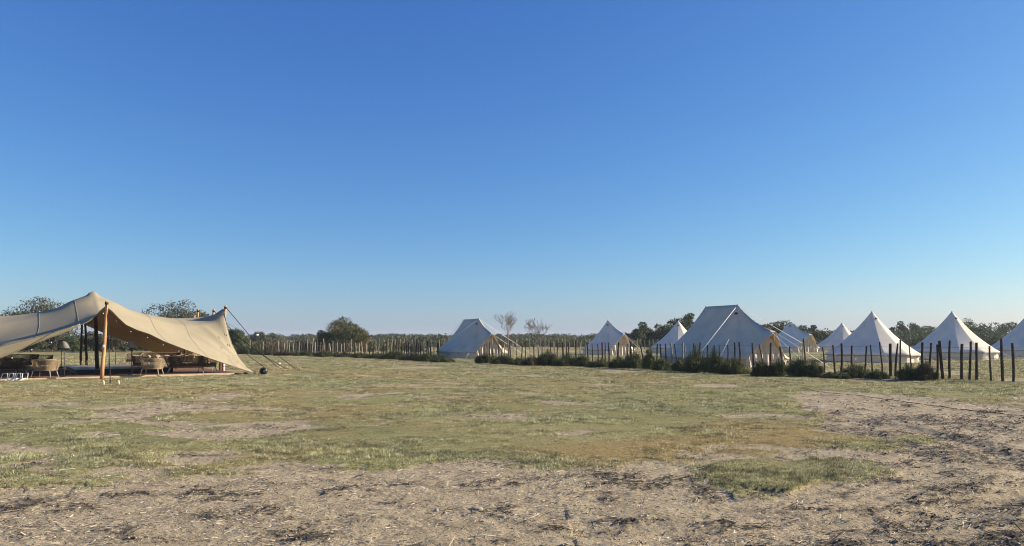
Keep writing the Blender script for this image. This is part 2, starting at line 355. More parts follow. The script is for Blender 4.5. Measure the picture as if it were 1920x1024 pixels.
# loose straw, twigs and clods on the bare soil
def litter():
    n = 110000; x, y = scatter(n, 4.2, 26, 1.9, .80); g = grass_amount(x, y); dk = darkness(x, y)
    k = rs.rand(n) < np.clip((1-g)*(.22+.45*(fbm(x, y, 1.3, 3, 15) > .5)+.9*dk), 0, 1); x, y, g, dk = x[k], y[k], g[k], dk[k]; n = len(x); z = height(x, y, g, None)
    an = rs.randn(n)*.9+.25; ln = np.exp(rs.randn(n)*.65)*.015*(1+dk); wd = .0012+rs.rand(n)*.0032; s = np.clip(y/9, .8, 1.8); ln *= s; wd *= s; tilt = rs.randn(n)*.18; lift = .004+rs.rand(n)*.018
    dx, dy = np.cos(an)*ln, np.sin(an)*ln; nx, ny = -np.sin(an)*wd, np.cos(an)*wd
    V = np.empty((n, 4, 3)); dz = tilt*ln
    V[:, 0] = np.stack([x-dx-nx, y-dy-ny, z+lift-dz], -1); V[:, 1] = np.stack([x+dx-nx, y+dy-ny, z+lift+dz], -1)
    V[:, 2] = np.stack([x+dx+nx, y+dy+ny, z+lift+dz+wd*.8], -1); V[:, 3] = np.stack([x-dx+nx, y-dy+ny, z+lift-dz+wd*.8], -1)
    q = rs.rand(n)[:, None]; dkm = (rs.rand(n) < dk*.8+.30)[:, None]
    c = np.where(q < .45, (.50, .40, .28), np.where(q < .75, (.36, .27, .18), (.62, .55, .43))); c = np.where(dkm, (.05, .04, .032), c)*(.7+.6*rs.rand(n))[:, None]
    tag(np_mesh('straw_litter', V.reshape(-1, 3), np.arange(n*4).reshape(-1, 4), M['litter'], np.repeat(c, 4, 0)), 'straw, bark chips and twigs strewn over the bare soil', 'litter', kind='stuff')
    # clods: squashed octahedra
    n = 34000; x, y = scatter(n, 4.2, 28, 1.9, .80); g = grass_amount(x, y); dk = darkness(x, y)
    k = rs.rand(n) < np.clip((1-g)*(.12+.35*(fbm(x, y, 1.7, 3, 16) > .52)+.9*dk), 0, 1); x, y, g, dk = x[k], y[k], g[k], dk[k]; n = len(x); z = height(x, y, g, None)
    r = np.minimum(np.exp(rs.randn(n)*.45), 2.4)*.0062*np.clip(y/9, .8, 1.8)*(1+dk*.6); D = np.array([(1, 0, 0), (0, 1, 0), (-1, 0, 0), (0, -1, 0), (0, 0, .7), (0, 0, -.4)], float)
    V = np.stack([x, y, z+r*.25], -1)[:, None, :]+D[None]*r[:, None, None]*(.6+.8*rs.rand(n, 6, 3)); fa = np.array([(0, 1, 4), (1, 2, 4), (2, 3, 4), (3, 0, 4), (1, 0, 5), (2, 1, 5), (3, 2, 5), (0, 3, 5)])
    Fa = (np.arange(n)[:, None, None]*6+fa[None]).reshape(-1, 3); dkm = (rs.rand(n) < dk*.6+.06)[:, None]
    c = np.where(dkm, (.07, .058, .045), (.40, .33, .23))*(.65+.6*rs.rand(n))[:, None]; c = np.where((rs.rand(n) < .012)[:, None], (.56, .50, .42), c)
    tag(np_mesh('soil_clods', V.reshape(-1, 3), Fa, M['litter'], np.repeat(c, 6, 0)), 'crumbled clods of soil and dung on the bare ground', 'soil', kind='stuff')
litter()
def stone(px, py, sx, sz, label, colr='stone'):
    b = MB(); n = 14; prof = [(0, 1), (.5, .93), (.85, .6), (1, .15), (.95, -.5)]
    r1 = random.Random(int(px)); off = [r1.uniform(.75, 1.2) for _ in range(n)]
    for r, z in prof:
        for k in range(n): a = 2*math.pi*k/n; b.v.append((r*sx*off[k]*math.cos(a), r*sx*.7*off[(k*3) % n]*math.sin(a), z*sz*(.8+.2*off[k])))
    for i in range(len(prof)-1):
        for k in range(n): b.f.append((i*n+k, (i+1)*n+k, (i+1)*n+(k+1) % n, i*n+(k+1) % n))
    g = G(px, py); o = b.build('stone', M[colr], loc=(g.x, g.y, gz(g.x, g.y)+.004)); return tag(o, label, 'stone')
stone(895, 955, .055, .022, 'flat pale grey stone lying on the bare soil in the foreground')
stone(818, 958, .024, .03, 'small whitish broken stone left of the flat stone')
stone(834, 962, .02, .018, 'tiny white stone chip between the two larger foreground stones')

# ------------------------------------------------------------------ foliage
def leaf_cloud(blobs, n, size, cols, flat=.8, up=0.0, edge=.55):
    """blobs: (x,y,z,rx,ry,rz,weight). returns V,F,C of leaf quads gathered in clumps"""
    B = np.array(blobs, float); p = B[:, 6]/B[:, 6].sum(); bi = rs.choice(len(B), n, p=p)
    d = rs.randn(n, 3); d /= np.linalg.norm(d, axis=1)[:, None]; r = (edge+(1-edge)*rs.rand(n))**.8; r *= (.82+.36*rs.rand(n))
    c = B[bi, :3]+d*B[bi, 3:6]*r[:, None]
    nrm = d*.6+rs.randn(n, 3)*.8; nrm /= np.linalg.norm(nrm, axis=1)[:, None]
    t = np.cross(nrm, rs.randn(n, 3)); t[:, 2] += up*1.5; t /= np.linalg.norm(t, axis=1)[:, None]; bt = np.cross(nrm, t)
    s = size*(.5+rs.rand(n))[:, None]
    V = np.stack([c-t*s, c+bt*s*.45*flat, c+t*s, c-bt*s*.45*flat], 1)
    cols = np.array(cols); cl = rs.randint(0, len(cols), len(B))
    mixr = rs.rand(n)[:, None]; cc = cols[cl[bi]]*(.55+.9*mixr); alt = cols[rs.randint(0, len(cols), n)]
    cc = np.where(rs.rand(n)[:, None] < .3, alt, cc)
    return V.reshape(-1, 3), np.arange(n*4).reshape(-1, 4), np.repeat(cc, 4, 0)
GREEN = [(.060, .085, .030), (.050, .075, .028), (.080, .098, .038), (.065, .085, .040)]
OLIVE = [(.085, .090, .050), (.070, .080, .048), (.10, .098, .060)]
AUTUMN = [(.06, .085, .03), (.09, .10, .035), (.17, .11, .05), (.13, .12, .045), (.05, .075, .028)]
def tree(px, Y, half, top, label, cols=GREEN, nb=16, n=5200, leaf=.16, low=None, name='tree', bare=0, seed=None, grp='trees beyond the field'):
    """crown half-width and top row as read on the photo at depth Y"""
    q = random.Random(seed or int(px*7+Y)); X = (px-960)*Y/F; H = EYE+(HZ-top)*Y/F; W = half*Y/F*(1.35 if Y > 115 else 1.0)
    root = empty(name, (X, Y, 0), 0, label, 'tree', grp)
    z0 = H*.16 if low is None else low; tb = MB()
    tr = max(.06, H*.022); lean = q.uniform(-.1, .1)*W
    fork = Vector((lean, 0, H*.34)); tb.tube([(0, 0, -.1), (lean*.4, 0, H*.15), fork], [tr*1.4, tr, tr*.8], 7)
    blobs = []
    for i in range(nb):
        a = q.uniform(0, 2*math.pi); rr = math.sqrt(q.random())
        x = math.cos(a)*rr*W*.84; y = math.sin(a)*rr*W*.8; zt = z0+(H-z0)*(1-.55*rr**2.2)
        z = z0+(zt-z0)*q.uniform(.18, .92); s = q.uniform(.20, .36)*W+.055*H
        z = min(z, H-s*.75)
        blobs.append((x, y, z, s, s, s*.72, s*s))
        if q.random() < .8:
            e = Vector((x, y, z)); m = fork.lerp(e, .5)+Vector((q.uniform(-.1, .1)*W, 0, -.06*H)); tb.tube([fork, m, e], [tr*.5, tr*.3, tr*.12], 5)
    tb.build('trunk', M['bark'], root)
    V, Fq, C = leaf_cloud(blobs, n, leaf, cols); np_mesh('crown', V, Fq, M['leaf'], C, root)
    return root
# left of and behind the stretch tent
tree(72, 112, 58, 549, 'tall olive green tree at the left end, its crown above the tent roof', OLIVE, 34, 10000, .17)
tree(30, 104, 24, 578, 'lower tree at the far left edge, just left of the tallest crown above the tent', OLIVE, 12, 3600, .17)
tree(326, 100, 50, 551, 'broad leafy tree above the middle of the tent roof', OLIVE, 36, 10000, .14)
tree(364, 108, 32, 563, 'small tree crown just right of the broad tree above the tent roof', OLIVE, 14, 3600, .16)
tree(392, 116, 20, 576, 'thin tree crown rising between the two right hand tent poles', OLIVE, 10, 2400, .16)
tree(229, 96, 10, 563, 'slim treetop peeping over the roof just right of the tent peak', OLIVE, 7, 1200, .14)
for i, (px, hw, tp, Y, nm) in enumerate([(18, 26, 628, 80, 'first low tree from the left seen under the tent roof'), (58, 26, 622, 78, 'second low tree from the left seen under the tent roof'), (98, 26, 618, 82, 'low tree seen under the tent roof behind the left floor lamps'),
        (137, 24, 622, 80, 'low tree seen under the tent roof left of the dark inner poles'), (176, 26, 611, 84, 'taller tree seen under the tent roof behind the black inner pole'), (212, 24, 618, 78, 'low tree seen under the tent roof just right of the orange front pole'),
        (248, 25, 626, 80, 'low tree seen behind the right hand floor lamp'), (286, 22, 634, 78, 'lowest tree under the tent roof, right of the floor lamp'), (118, 20, 626, 90, 'pale tree in the gap behind the floor lamps'), (156, 18, 628, 88, 'small tree visible between the dark inner poles')]):
    tree(px, Y, hw, tp, nm, OLIVE if i % 3 else GREEN, 12, 3400, .12, low=.1, grp='low trees seen under the stretch tent')
# between tent and far fence
tree(447, 84, 26, 612, 'dark green tree right of the tent, behind the guy straps', GREEN, 14, 3600, .13, low=.3)
tree(425, 86, 18, 622, 'low dark tree hugging the right edge of the tent', GREEN, 10, 2400, .13, low=.2)
tree(489, 150, 13, 621, 'round small tree behind the left end of the far fence', OLIVE, 10, 1500, .2)
tree(512, 155, 9, 624, 'smallest round tree behind the left end of the far fence', OLIVE, 8, 1000, .2)
# tree with autumn tints
tree(645, 82, 44, 593, 'broad bushy tree with rusty autumn tints behind the far fence', AUTUMN, 26, 11000, .10, low=.3)
tree(612, 82, 20, 611, 'dark green tree leaning against the left side of the rusty bushy tree', GREEN, 14, 4200, .10, low=.3)
tree(676, 86, 22, 616, 'lower rusty tree at the right shoulder of the bushy tree', AUTUMN, 12, 3600, .10, low=.3)
# dark wood behind the middle tents
for px, hw, tp, Y, nm in [(1186, 16, 608, 118, 'leftmost dark tree of the clump behind the middle tents'), (1207, 16, 603, 120, 'second dark tree from the left in the clump behind the middle tents'), (1227, 18, 598, 122, 'dark round tree just left of the half hidden tent tip'),
        (1247, 17, 596, 120, 'dark tree directly behind the half hidden tent tip'), (1268, 18, 590, 124, 'dark tree right of the half hidden tent tip'), (1291, 15, 583, 126, 'tallest tree of the clump, left of the big ridge tent'), (1310, 16, 590, 122, 'dark tree half covered by the big ridge tent'), (1165, 10, 622, 116, 'low bush like tree at the left foot of the dark clump')]:
    tree(px, Y, hw, tp, nm, GREEN, 13, 3200, .17, low=.3, grp='dark tree clump behind the middle tents')
for px, hw, tp, Y, nm in [(1418, 18, 590, 122, 'dark tree just right of the big ridge tent peak'), (1440, 16, 593, 124, 'round tree above the porch of the big ridge tent'), (1463, 17, 589, 126, 'tallest tree between the big ridge tent and the small porch tent'), (1487, 15, 600, 124, 'tree right behind the tip of the small porch tent'),
        (1508, 14, 606, 126, 'tree sloping down right of the small porch tent tip'), (1527, 11, 604, 130, 'slim open tree alone between the porch tent and the tent tip at its right'), (1545, 14, 621, 124, 'low tree at the right foot of the clump'), (1520, 16, 618, 118, 'low dark tree under the slim open tree'), (1400, 14, 604, 118, 'low dark tree half behind the roof of the big ridge tent')]:
    tree(px, Y, hw, tp, nm, GREEN if px % 2 else OLIVE, 12, 2800, .17, low=.3, grp='tree clump right of the big ridge tent')
for px, hw, tp, Y, nm in [(1692, 12, 601, 170, 'small upright tree at the right shoulder of the large white tent'), (1717, 15, 600, 172, 'round tree midway between the two large white tents'), (1748, 15, 597, 168, 'tree touching the left slope of the second large white tent'), (1820, 17, 594, 168, 'tree just right of the second large white tent peak'),
        (1838, 14, 598, 172, 'slim tree second right of the second large white tent peak'), (1862, 21, 602, 166, 'wide dark tree between the last two white tents'), (1890, 16, 600, 174, 'small tree left of the rightmost tent peak'), (1674, 8, 612, 170, 'tiny tree just above the right slope of the large white tent')]:
    tree(px, Y, hw, tp, nm, GREEN, 18, 3200, .18, low=.6, grp='trees behind the right hand tents')
# bare trees in the fence line
def bare_tree(px, py, top, label, seed, spread, up):
    g = G(px, py); q = random.Random(seed); H = EYE+(HZ-top)*g.y/F
    root = empty('bare_tree', (g.x, g.y, 0), 0, label, 'tree', 'bare young trees in the fence line'); tk = MB(); br = MB()
    def grow(b, p, d, ln, r, lv):
        pts = [p]; rad = [r]; k = 4
        for i in range(k):
            d = (d+Vector((q.uniform(-.22, .22), q.uniform(-.22, .22), q.uniform(-.05, .16)))).normalized(); pts.append(pts[-1]+d*ln/k); rad.append(max(.0075, r*(1-.6*(i+1)/k)))
        b.tube(pts, rad, 5 if lv < 2 else 3)
        if lv < 6:
            for _ in range(3 if lv < 3 else 2):
                t = q.randint(2, k); a = q.uniform(0, 2*math.pi); e = Vector((math.cos(a), math.sin(a), 0))
                nd = (d*.75+e*spread+Vector((0, 0, up))).normalized(); grow(br, pts[t], nd, ln*q.uniform(.55, .78), max(.004, rad[t]*.7), lv+1)
    tk.tube([(0, 0, -.1), (.03, 0, H*.2), (-.02, .02, H*.42)], [.055, .045, .036], 7)
    for _ in range(4):
        a = q.uniform(0, 2*math.pi); grow(br, Vector((-.02, .02, H*q.uniform(.36, .44))), Vector((math.cos(a)*.5, math.sin(a)*.5, 1)).normalized(), H*.24, .03, 1)
    tk.build('trunk', M['bark_pale'], root); br.build('branches', M['bark_pale'], root); return root
bare_tree(953, 676, 577, 'taller bare tree with thin pale twigs in the fence line', 4, .68, .18)
bare_tree(1009, 679, 592, 'shorter bare tree with a denser twiggy head right of the taller one', 9, .60, .2)

# belts of scrub and far woodland nobody could count
def belt(name, x0, x1, Y0, Y1, h0, h1, nb, n, leaf, cols, label, hfun=None):
    bl = []
    for i in range(nb):
        Y = rs.uniform(Y0, Y1); px = rs.uniform(x0, x1); X = (px-960)*Y/F; h = rs.uniform(h0, h1)*(hfun(px) if hfun else 1); s = h*rs.uniform(.6, 1.3)
        bl.append((X, Y, h*.42, s, s, h*.55, s*h))
    V, Fq, C = leaf_cloud(bl, n, leaf, cols, edge=.5); V[:, 2] = np.maximum(V[:, 2], -.05)
    return tag(np_mesh(name, V, Fq, M['leaf'], C), label, 'woodland', kind='stuff')
belt('distant_woodland', -100, 2050, 380, 460, 1.9, 3.5, 460, 60000, .75, [(.06, .08, .04), (.075, .09, .05), (.05, .07, .04)], 'far off line of trees along the horizon', lambda p: .8+.5*float(vnoise(p/23., 3.3)))
belt('distant_scrub', 400, 1300, 190, 260, 1.4, 2.9, 300, 36000, .42, [(.08, .09, .04), (.065, .08, .035), (.11, .105, .05)], 'low scrub across the far field behind the fences')
belt('scrub_band', 780, 1290, 112, 135, .7, 1.5, 170, 26000, .16, [(.075, .085, .035), (.06, .075, .03), (.12, .11, .05)], 'dark scrub growing just behind the thin back fence')
belt('reed_thicket', 1500, 2100, 125, 150, 2.2, 3.4, 180, 36000, .26, [(.075, .095, .045), (.09, .105, .05), (.065, .085, .045)], 'tall green reed thicket behind the right hand tents')
belt('scrub_band', 420, 800, 78, 110, .5, 1.25, 170, 26000, .14, [(.085, .09, .04), (.07, .08, .035), (.14, .12, .06)], 'low olive scrub behind the far left post fence')
belt('thicket_behind_tent', -260, 420, 84, 96, 1.6, 3.0, 150, 30000, .13, [(.09, .095, .05), (.07, .08, .04), (.11, .11, .07)], 'tangled thicket seen under and beyond the stretch tent')

# bushes along the fence, each its own
def bush(px, hw, top, base, label, cols, n=2600, spiky=.4):
    g = G(px, base); W = hw*1.22*g.y/F; H = EYE+(HZ-top)*(g.y+W*.7)/F; q = random.Random(int(px*3)); bl = []
    H = max(.25, H)
    root = empty('bush', (g.x, g.y+W*.55, 0), 0, label, 'bush', 'bushes along the foot of the fence')
    for i in range(22):
        a = q.uniform(0, 6.28); r = math.sqrt(q.random()); x, y = math.cos(a)*r*W*.9, math.sin(a)*r*W*.55; s = q.uniform(.13, .32)*min(W, H*1.3); z = max(s*.5, (H*q.uniform(.35, .95))*(1-.45*r*r)-s*.6)
        bl.append((x, y, z, s*1.25, s*1.1, s, s*s)); bl.append((x, y, z*.45, s*1.3, s*1.2, max(.1, z*.5), s*s*.7))
    V, Fq, C = leaf_cloud(bl, int(n*2.2), .040*max(1, g.y/34), cols, flat=.6, up=.9, edge=.2); V[:, 2] = np.maximum(V[:, 2], -.02)
    tw = MB()
    for i in range(60):
        a = q.uniform(0, 6.28); r = q.random()*1.05; p = Vector((math.cos(a)*r*W*.35, math.sin(a)*r*W*.3, 0)); e = p+Vector((math.cos(a)*W*.8*q.random(), 0, H*q.uniform(.5, 1.22)*(1-.3*r))); m = p.lerp(e, .5)+Vector((q.uniform(-.06, .06), 0, .03)); tw.tube([p, m, e], [.010, .007, .003], 4)
    # leafy shoots standing out of the mass
    sv = []
    for i in range(260):
        a = q.uniform(0, 6.28); r = q.random()*1.12; x, y = math.cos(a)*r*W*.85, math.sin(a)*r*W*.5; h_ = H*q.uniform(.35, 1.18)*(1-.45*min(1, r)**2); dx, dy = q.uniform(-.12, .12), q.uniform(-.08, .08); z0_ = h_*q.uniform(.2, .6); wq = q.uniform(.006, .016)*max(1, g.y/36)
        sv.append(((x-wq, y, z0_), (x+wq, y, z0_), (x+dx+wq*.3, y+dy, h_), (x+dx-wq*.3, y+dy, h_)))
    SV = np.array(sv).reshape(-1, 3); CC = np.repeat(np.array([cols[q.randrange(len(cols))] for _ in sv])*1.25, 4, 0)
    V = np.concatenate([V, SV]); C = np.concatenate([C, CC]); np_mesh('foliage', V, np.arange(len(V)).reshape(-1, 4), M['leaf'], C, root)
    tw.build('stems', M['bark'], root); return root
DKB = [(.070, .092, .034), (.080, .098, .038), (.11, .108, .044)]; OLB = [(.11, .12, .042), (.13, .125, .05), (.08, .10, .034)]; BRB = [(.10, .075, .045), (.07, .07, .035), (.12, .09, .05)]; YGB = [(.12, .14, .055), (.10, .125, .045)]
BL = [
 (450, 26, 648, 664, 'first dark bush of the far row, beside the tent guy straps', DKB), (492, 25, 655, 666, 'second bush of the far row, right of the tent guy straps', DKB), (532, 24, 656, 668, 'brownish bush in the left third of the far row', BRB), (572, 25, 657, 669, 'dark flat bush left of the rusty tree', DKB), (610, 24, 656, 670, 'dark bush under the left side of the rusty tree', DKB), (643, 16, 660, 671, 'small russet bush under the middle of the rusty tree', BRB), (672, 20, 661, 672, 'dark bush under the right side of the rusty tree', DKB), (704, 20, 661, 673.5, 'low dark bush just right of the rusty tree', DKB), (736, 22, 656, 675, 'highest bush of the far row', DKB), (770, 22, 661, 677, 'dark bush second from the right end of the far row', DKB), (802, 20, 660, 679, 'dark bush at the right end of the far row', DKB), (828, 19, 667, 680.5, 'bright green tuft at the fence end beside the left ridge tent', YGB),
 (912, 21, 663, 682, 'dark bush in front of the left ridge tent porch', DKB), (944, 17, 664, 684, 'dark bush just right of the left ridge tent porch', DKB), (972, 15, 670, 685, 'low bush between the two bare trees', OLB), (996, 15, 667, 686, 'brownish bush left of the shorter bare tree trunk', BRB), (1029, 19, 657, 687, 'tall dark bush right of the shorter bare tree', DKB), (1064, 21, 662, 688, 'wide dark bush second right of the shorter bare tree', DKB), (1093, 15, 665, 689, 'olive bush at the left foot of the small porch tent', OLB), (1130, 22, 672, 690.5, 'thin low bush in front of the small porch tent wall', OLB), (1164, 16, 668, 692, 'olive bush in front of the small porch tent door', OLB), (1190, 21, 659, 693.5, 'rounded dark bush right of the small porch tent door', DKB), (1219, 11, 651, 695, 'narrow upright green bush left of the big ridge tent', OLB), (1244, 17, 670, 697, 'feathery olive bush at the left end of the big ridge tent', YGB), (1276, 14, 672, 698, 'small olive bush before the left part of the big ridge tent', OLB), (1308, 23, 650, 700, 'tallest bush, covering the wall of the big ridge tent', DKB), (1342, 20, 656, 701, 'second tall bush before the big ridge tent', DKB), (1382, 22, 669, 703, 'olive bush in front of the right part of the big ridge tent wall', OLB), (1432, 19, 676, 706, 'spiky dark bush in front of the big ridge tent door', DKB), (1466, 20, 674, 706, 'dark bush just right of the big ridge tent door', DKB), (1503, 21, 670, 707.5, 'dark bush below the small far porch tent', DKB), (1530, 16, 675, 708, 'olive bush at the right end of the close bush row', OLB),
 (1572, 26, 697, 711, 'very low dark bush under the first open fence posts', DKB), (1612, 26, 683, 710, 'yellow green bush before the large white tent', OLB), (1652, 20, 693, 712, 'low dark bush below the large white tent door side', DKB), (1708, 17, 684, 713.5, 'dark bush in front of the gap between the two large white tents', OLB), (1742, 18, 677, 714.5, 'last bush of the row, brown tipped, before the second large white tent', BRB)]
for b_ in BL: bush(*b_)

# ------------------------------------------------------------------ bell tents
def tent(name, c, Rr, H, eave, label, grp, ridge=None, door=None, npan=12, vents=(), ropes=True, phase=0.0, extra=(), cm='canvas'):
    """c: ground position of the (right hand) pole; ridge: offset of the second pole"""
    root = empty(name, c, 0, label, 'tent', grp); rg = Vector(ridge) if ridge else None
    sub = 5; N_ = npan*sub; K = 10; rdir = rg.normalized() if rg else None; rn = math.atan2(rg.y, rg.x) if rg else 0
    per = []                               # perimeter samples: (anchor xy, angle, radius, z)
    beta = .50
    for i in range(N_+1 if False else N_):
        a = phase+2*math.pi*i/N_; f = (i % sub)/sub; sc = 1-.042*math.sin(math.pi*f); z = eave-.0+.03*math.sin(math.pi*f)
        r = Rr*sc; an = Vector((0, 0, 0))
        if rg and math.cos(a-rn) > 0: an = rg.copy()
        per.append([an, a, r, z])
    def doormod(a, r, z):
        if door is None: return r, z
        d = (a-door+math.pi) % (2*math.pi)-math.pi
        if abs(d) < beta:
            t = 1-abs(d)/beta; chord = Rr*math.cos(beta)/math.cos(d); return chord*(1-t)+(Rr+.30)*t*1.0+.0, eave+(1.92-eave)*t
        return r, z
    if door is not None:                    # align samples with the door: insert exact corner and peak angles
        per = [p for p in per if abs((p[1]-door+math.pi) % (2*math.pi)-math.pi) > beta+.04]
        for d in (-beta, -beta*.75, -beta*.5, -beta*.25, 0, beta*.25, beta*.5, beta*.75, beta): per.append([Vector((0, 0, 0)), door+d, Rr, eave])
        per.sort(key=lambda p: (p[1]-phase) % (2*math.pi))
    for p in per: p[2], p[3] = doormod(p[1], p[2], p[3])
    if rg:                                  # straight long sides: both anchors are used where the perimeter leaves one pole
        out = []
        for i, p in enumerate(per):
            q = per[(i+1) % len(per)]; out.append(p)
            if (p[0]-q[0]).length > .1:
                am = (p[1]+((q[1]-p[1]+math.pi) % (2*math.pi)-math.pi)/2)
                for t in (0.02, .25, .5, .75, .98): out.append([p[0].lerp(q[0], t), am, Rr*(1-.022*math.sin(math.pi*((t*2) % 1))), eave])
        per = out
    n = len(per); b = MB()
    for k in range(K+1):
        t = (k/K)**1.15
        for an, a, r, z in per:
            r = r*(1+.012*math.sin(a*3+c[0])*t)
            rr = .03+(r-.03)*t; lin_ = .66 if z < eave+.15 else .66-.24*min(1, (z-eave)/1.0); zz = z+(H-z)*((1-t)*lin_+(1-lin_)*(1-t)**2.2)
            sag = 0
            if an.length > .02 and rg and an.length < rg.length-.02: sag = .05*math.sin(math.pi*an.length/rg.length)*(1-t)
            wr = .030*(float(vnoise(an.x+math.cos(a)*rr*1.3+c[0], an.y+math.sin(a)*rr*1.3+zz*.7+c[1]))-.5)*min(1, t*3)*(1 if k < K else 0); b.v.append((an.x+math.cos(a)*rr, an.y+math.sin(a)*rr, zz-sag+wr))
    for k in range(K):
        for i in range(n): j = (i+1) % n; b.f.append((k*n+i, (k+1)*n+i, (k+1)*n+j, k*n+j))
    b.f.append(tuple(range(n)))
    roof = b.build('roof', M[cm], root); at = roof.data.attributes.new('sharp_edge', 'BOOLEAN', 'EDGE'); seam_or_crease = set()
    for i in range(n):
        f_ = ((per[i][1]-phase)/(2*math.pi/npan)) % 1
        if min(f_, 1-f_) < .02 or (door is not None and abs(abs((per[i][1]-door+math.pi) % (2*math.pi)-math.pi)-beta) < .01): seam_or_crease.add(i)
    for e in roof.data.edges:
        a_, b_2 = e.vertices
        if abs(a_-b_2) == n and a_ % n in seam_or_crease: at.data[e.index].value = True
    sd_ = roof.modifiers.new('thick', 'SOLIDIFY'); sd_.thickness = .012
    # hem hanging from the eave, wall under it
    def indoor(a):
        return door is not None and abs((a-door+math.pi) % (2*math.pi)-math.pi) < beta-.01
    h = MB(); wl = MB()
    for i in range(n):
        p, q = per[i], per[(i+1) % n]
        if indoor((p[1]+((q[1]-p[1]+math.pi) % (2*math.pi)-math.pi)/2)): continue
        def pt(p, off, z): return (p[0].x+math.cos(p[1])*(p[2]+off), p[0].y+math.sin(p[1])*(p[2]+off), z)
        h.quad(pt(p, .006, p[3]+.004), pt(p, .014, p[3]-.07), pt(q, .014, q[3]-.07), pt(q, .006, q[3]+.004))
        for k in range(4):
            z0, z1 = max(-.02, (p[3]-.02)*k/4), (p[3]-.02)*(k+1)/4; o0 = -.16+.03*math.sin(i*2.1+k); o1 = -.16+.03*math.sin((i+1)*2.1+k); e0 = -.16+.03*math.sin(i*2.1+k+1); e1 = -.16+.03*math.sin((i+1)*2.1+k+1)
            wl.quad(pt(p, o0, z0), pt(q, o1, z0), pt(q, e1, z1), pt(p, e0, z1))
    h.build('hem', M['hem'], root, smooth=False); wl.build('wall', M[cm], root)
    if door is not None:                    # gathered cream door curtain behind the raised porch edge
        cu = MB(); nx_, nz_ = 44, 9; hw = Rr*math.sin(beta); base = Vector((math.cos(door), math.sin(door), 0)); side = Vector((-math.sin(door), math.cos(door), 0)); d0 = Rr*math.cos(beta)-.04
        for i in range(nx_+1):
            s = i/nx_*2-1; top = eave*.9+(1.80-eave*.9)*(1-abs(s))
            for j in range(nz_+1):
                v = j/nz_; z = top*v; ss = s*(1-.0*v); fold = .07*math.sin(s*22+3*v)*(1-.5*v)+.03*math.sin(s*51+1+v*2)
                p = base*(d0+fold+.10*v*(1-abs(s)))+side*(ss*hw*.995); cu.v.append((p.x, p.y, z-.01))
        for i in range(nx_):
            for j in range(nz_): a0 = i*(nz_+1)+j; cu.f.append((a0, a0+nz_+1, a0+nz_+2, a0+1))
        cu.build('door_curtain', M['cream'], root)
        pk = base*(Rr+.22); pm = MB(); pm.tube([pk+Vector((0, 0, -.02)), pk+Vector((0, 0, 1.87))], .018, 6); pm.build('porch_pole', M['post_grey'], root)
    for va in vents:                        # small dark hooded vent below the peak
        vb = MB(); an = Vector((0, 0, 0)); d = Vector((math.cos(va), math.sin(va), 0)); sdv = Vector((-d.y, d.x, 0))
        for k in range(9):
            g_ = math.pi*k/8; t = .145-.03*math.sin(g_); rr = Rr*t**1.0; zz = eave+(H-eave)*((1-t)*.66+.34*(1-t)**2.2)+.04
            p = d*(rr+.02)+sdv*(math.cos(g_)*.10)+Vector((0, 0, zz)); vb.v.append(tuple(p))
        vb.v.append(tuple(d*(Rr*.150+.06)+Vector((0, 0, eave+(H-eave)*(.845*.66+.34*.845**2.2)+.06))))
        vb.f += [(k, k+1, 9) for k in range(8)]; vb.build('vent', M['vent'], root, smooth=False)
    cap = MB(); cap.lathe([(.001, .05), (.03, .045), (.045, .0), (.05, -.04)], (0, 0, H), 10)
    if rg: cap.lathe([(.001, .05), (.03, .045), (.045, .0), (.05, -.04)], (rg.x, rg.y, H), 10)
    cap.build('pole_cap', M['canvas'], root)
    if ropes:
        used = 0
        for i in range(0, n):
            an, a, r, z = per[i]
            if abs(((a-phase)/(2*math.pi/npan)) % 1) > .03 and abs(((a-phase)/(2*math.pi/npan)) % 1-1) > .03: continue
            if indoor(a) or (rg and .05 < an.length < rg.length-.05): continue
            p0 = Vector((an.x+math.cos(a)*r, an.y+math.sin(a)*r, z)); p1 = Vector((an.x+math.cos(a)*(r+.95), an.y+math.sin(a)*(r+.95), 0.0))
            rb = MB(); rb.tube([p0, p1], .008, 4); rb.tube([p1+Vector((0, 0, -.05)), p1+Vector((math.cos(a)*.03, math.sin(a)*.03, .07))], .01, 5); rb.build('guy_rope', M['rope'], root)
    for p0, p1 in extra:
        rb = MB(); rb.tube([Vector(p0)-Vector(c), Vector(p1)-Vector(c)], .013, 5); rb.build('guy_rope', M['rope'], root)
    return root
def cxy(px, Y): return ((px-960)*Y/F, Y, 0)
TG = 'white canvas bell tents'
D = R_
tent('bell_tent', cxy(1635, 47.5), 2.95, 3.32, .50, 'large white bell tent with half its roof in bright sun, third from the right', TG, vents=(D(-80),), phase=D(-102), npan=12)
tent('bell_tent', cxy(1785, 53.3), 3.05, 3.52, .55, 'large white bell tent second from the right, with a sunlit right slope', TG, vents=(D(-85),), phase=D(-112), npan=12)
tent('bell_tent', cxy(1929, 59.2), 3.1, 3.6, .60, 'white bell tent cut off by the right edge of the photo', TG, vents=(D(-90),), phase=D(-110))
t6 = tent('bell_tent', cxy(1578.6, 84), 3.0, 3.3, .55, 'small distant bell tent peeping out behind the large sunlit tent', TG, vents=(D(-95),), phase=D(-110), ropes=False)
e5 = G(1560, 668)
tent('bell_tent', cxy(1481.3, 79), 3.0, 3.32, .55, 'small distant bell tent with an open lit porch, right of the big ridge tent', TG, door=D(-70), vents=(D(-112),), phase=D(-110), extra=((P(1518, 628, 77), G(1552, 662)),))
tent('bell_tent', cxy(1272, 74), 2.9, 3.3, .55, 'distant bell tent half hidden behind the left slope of the big ridge tent', TG, vents=(D(-105),), phase=D(-105), ropes=False)
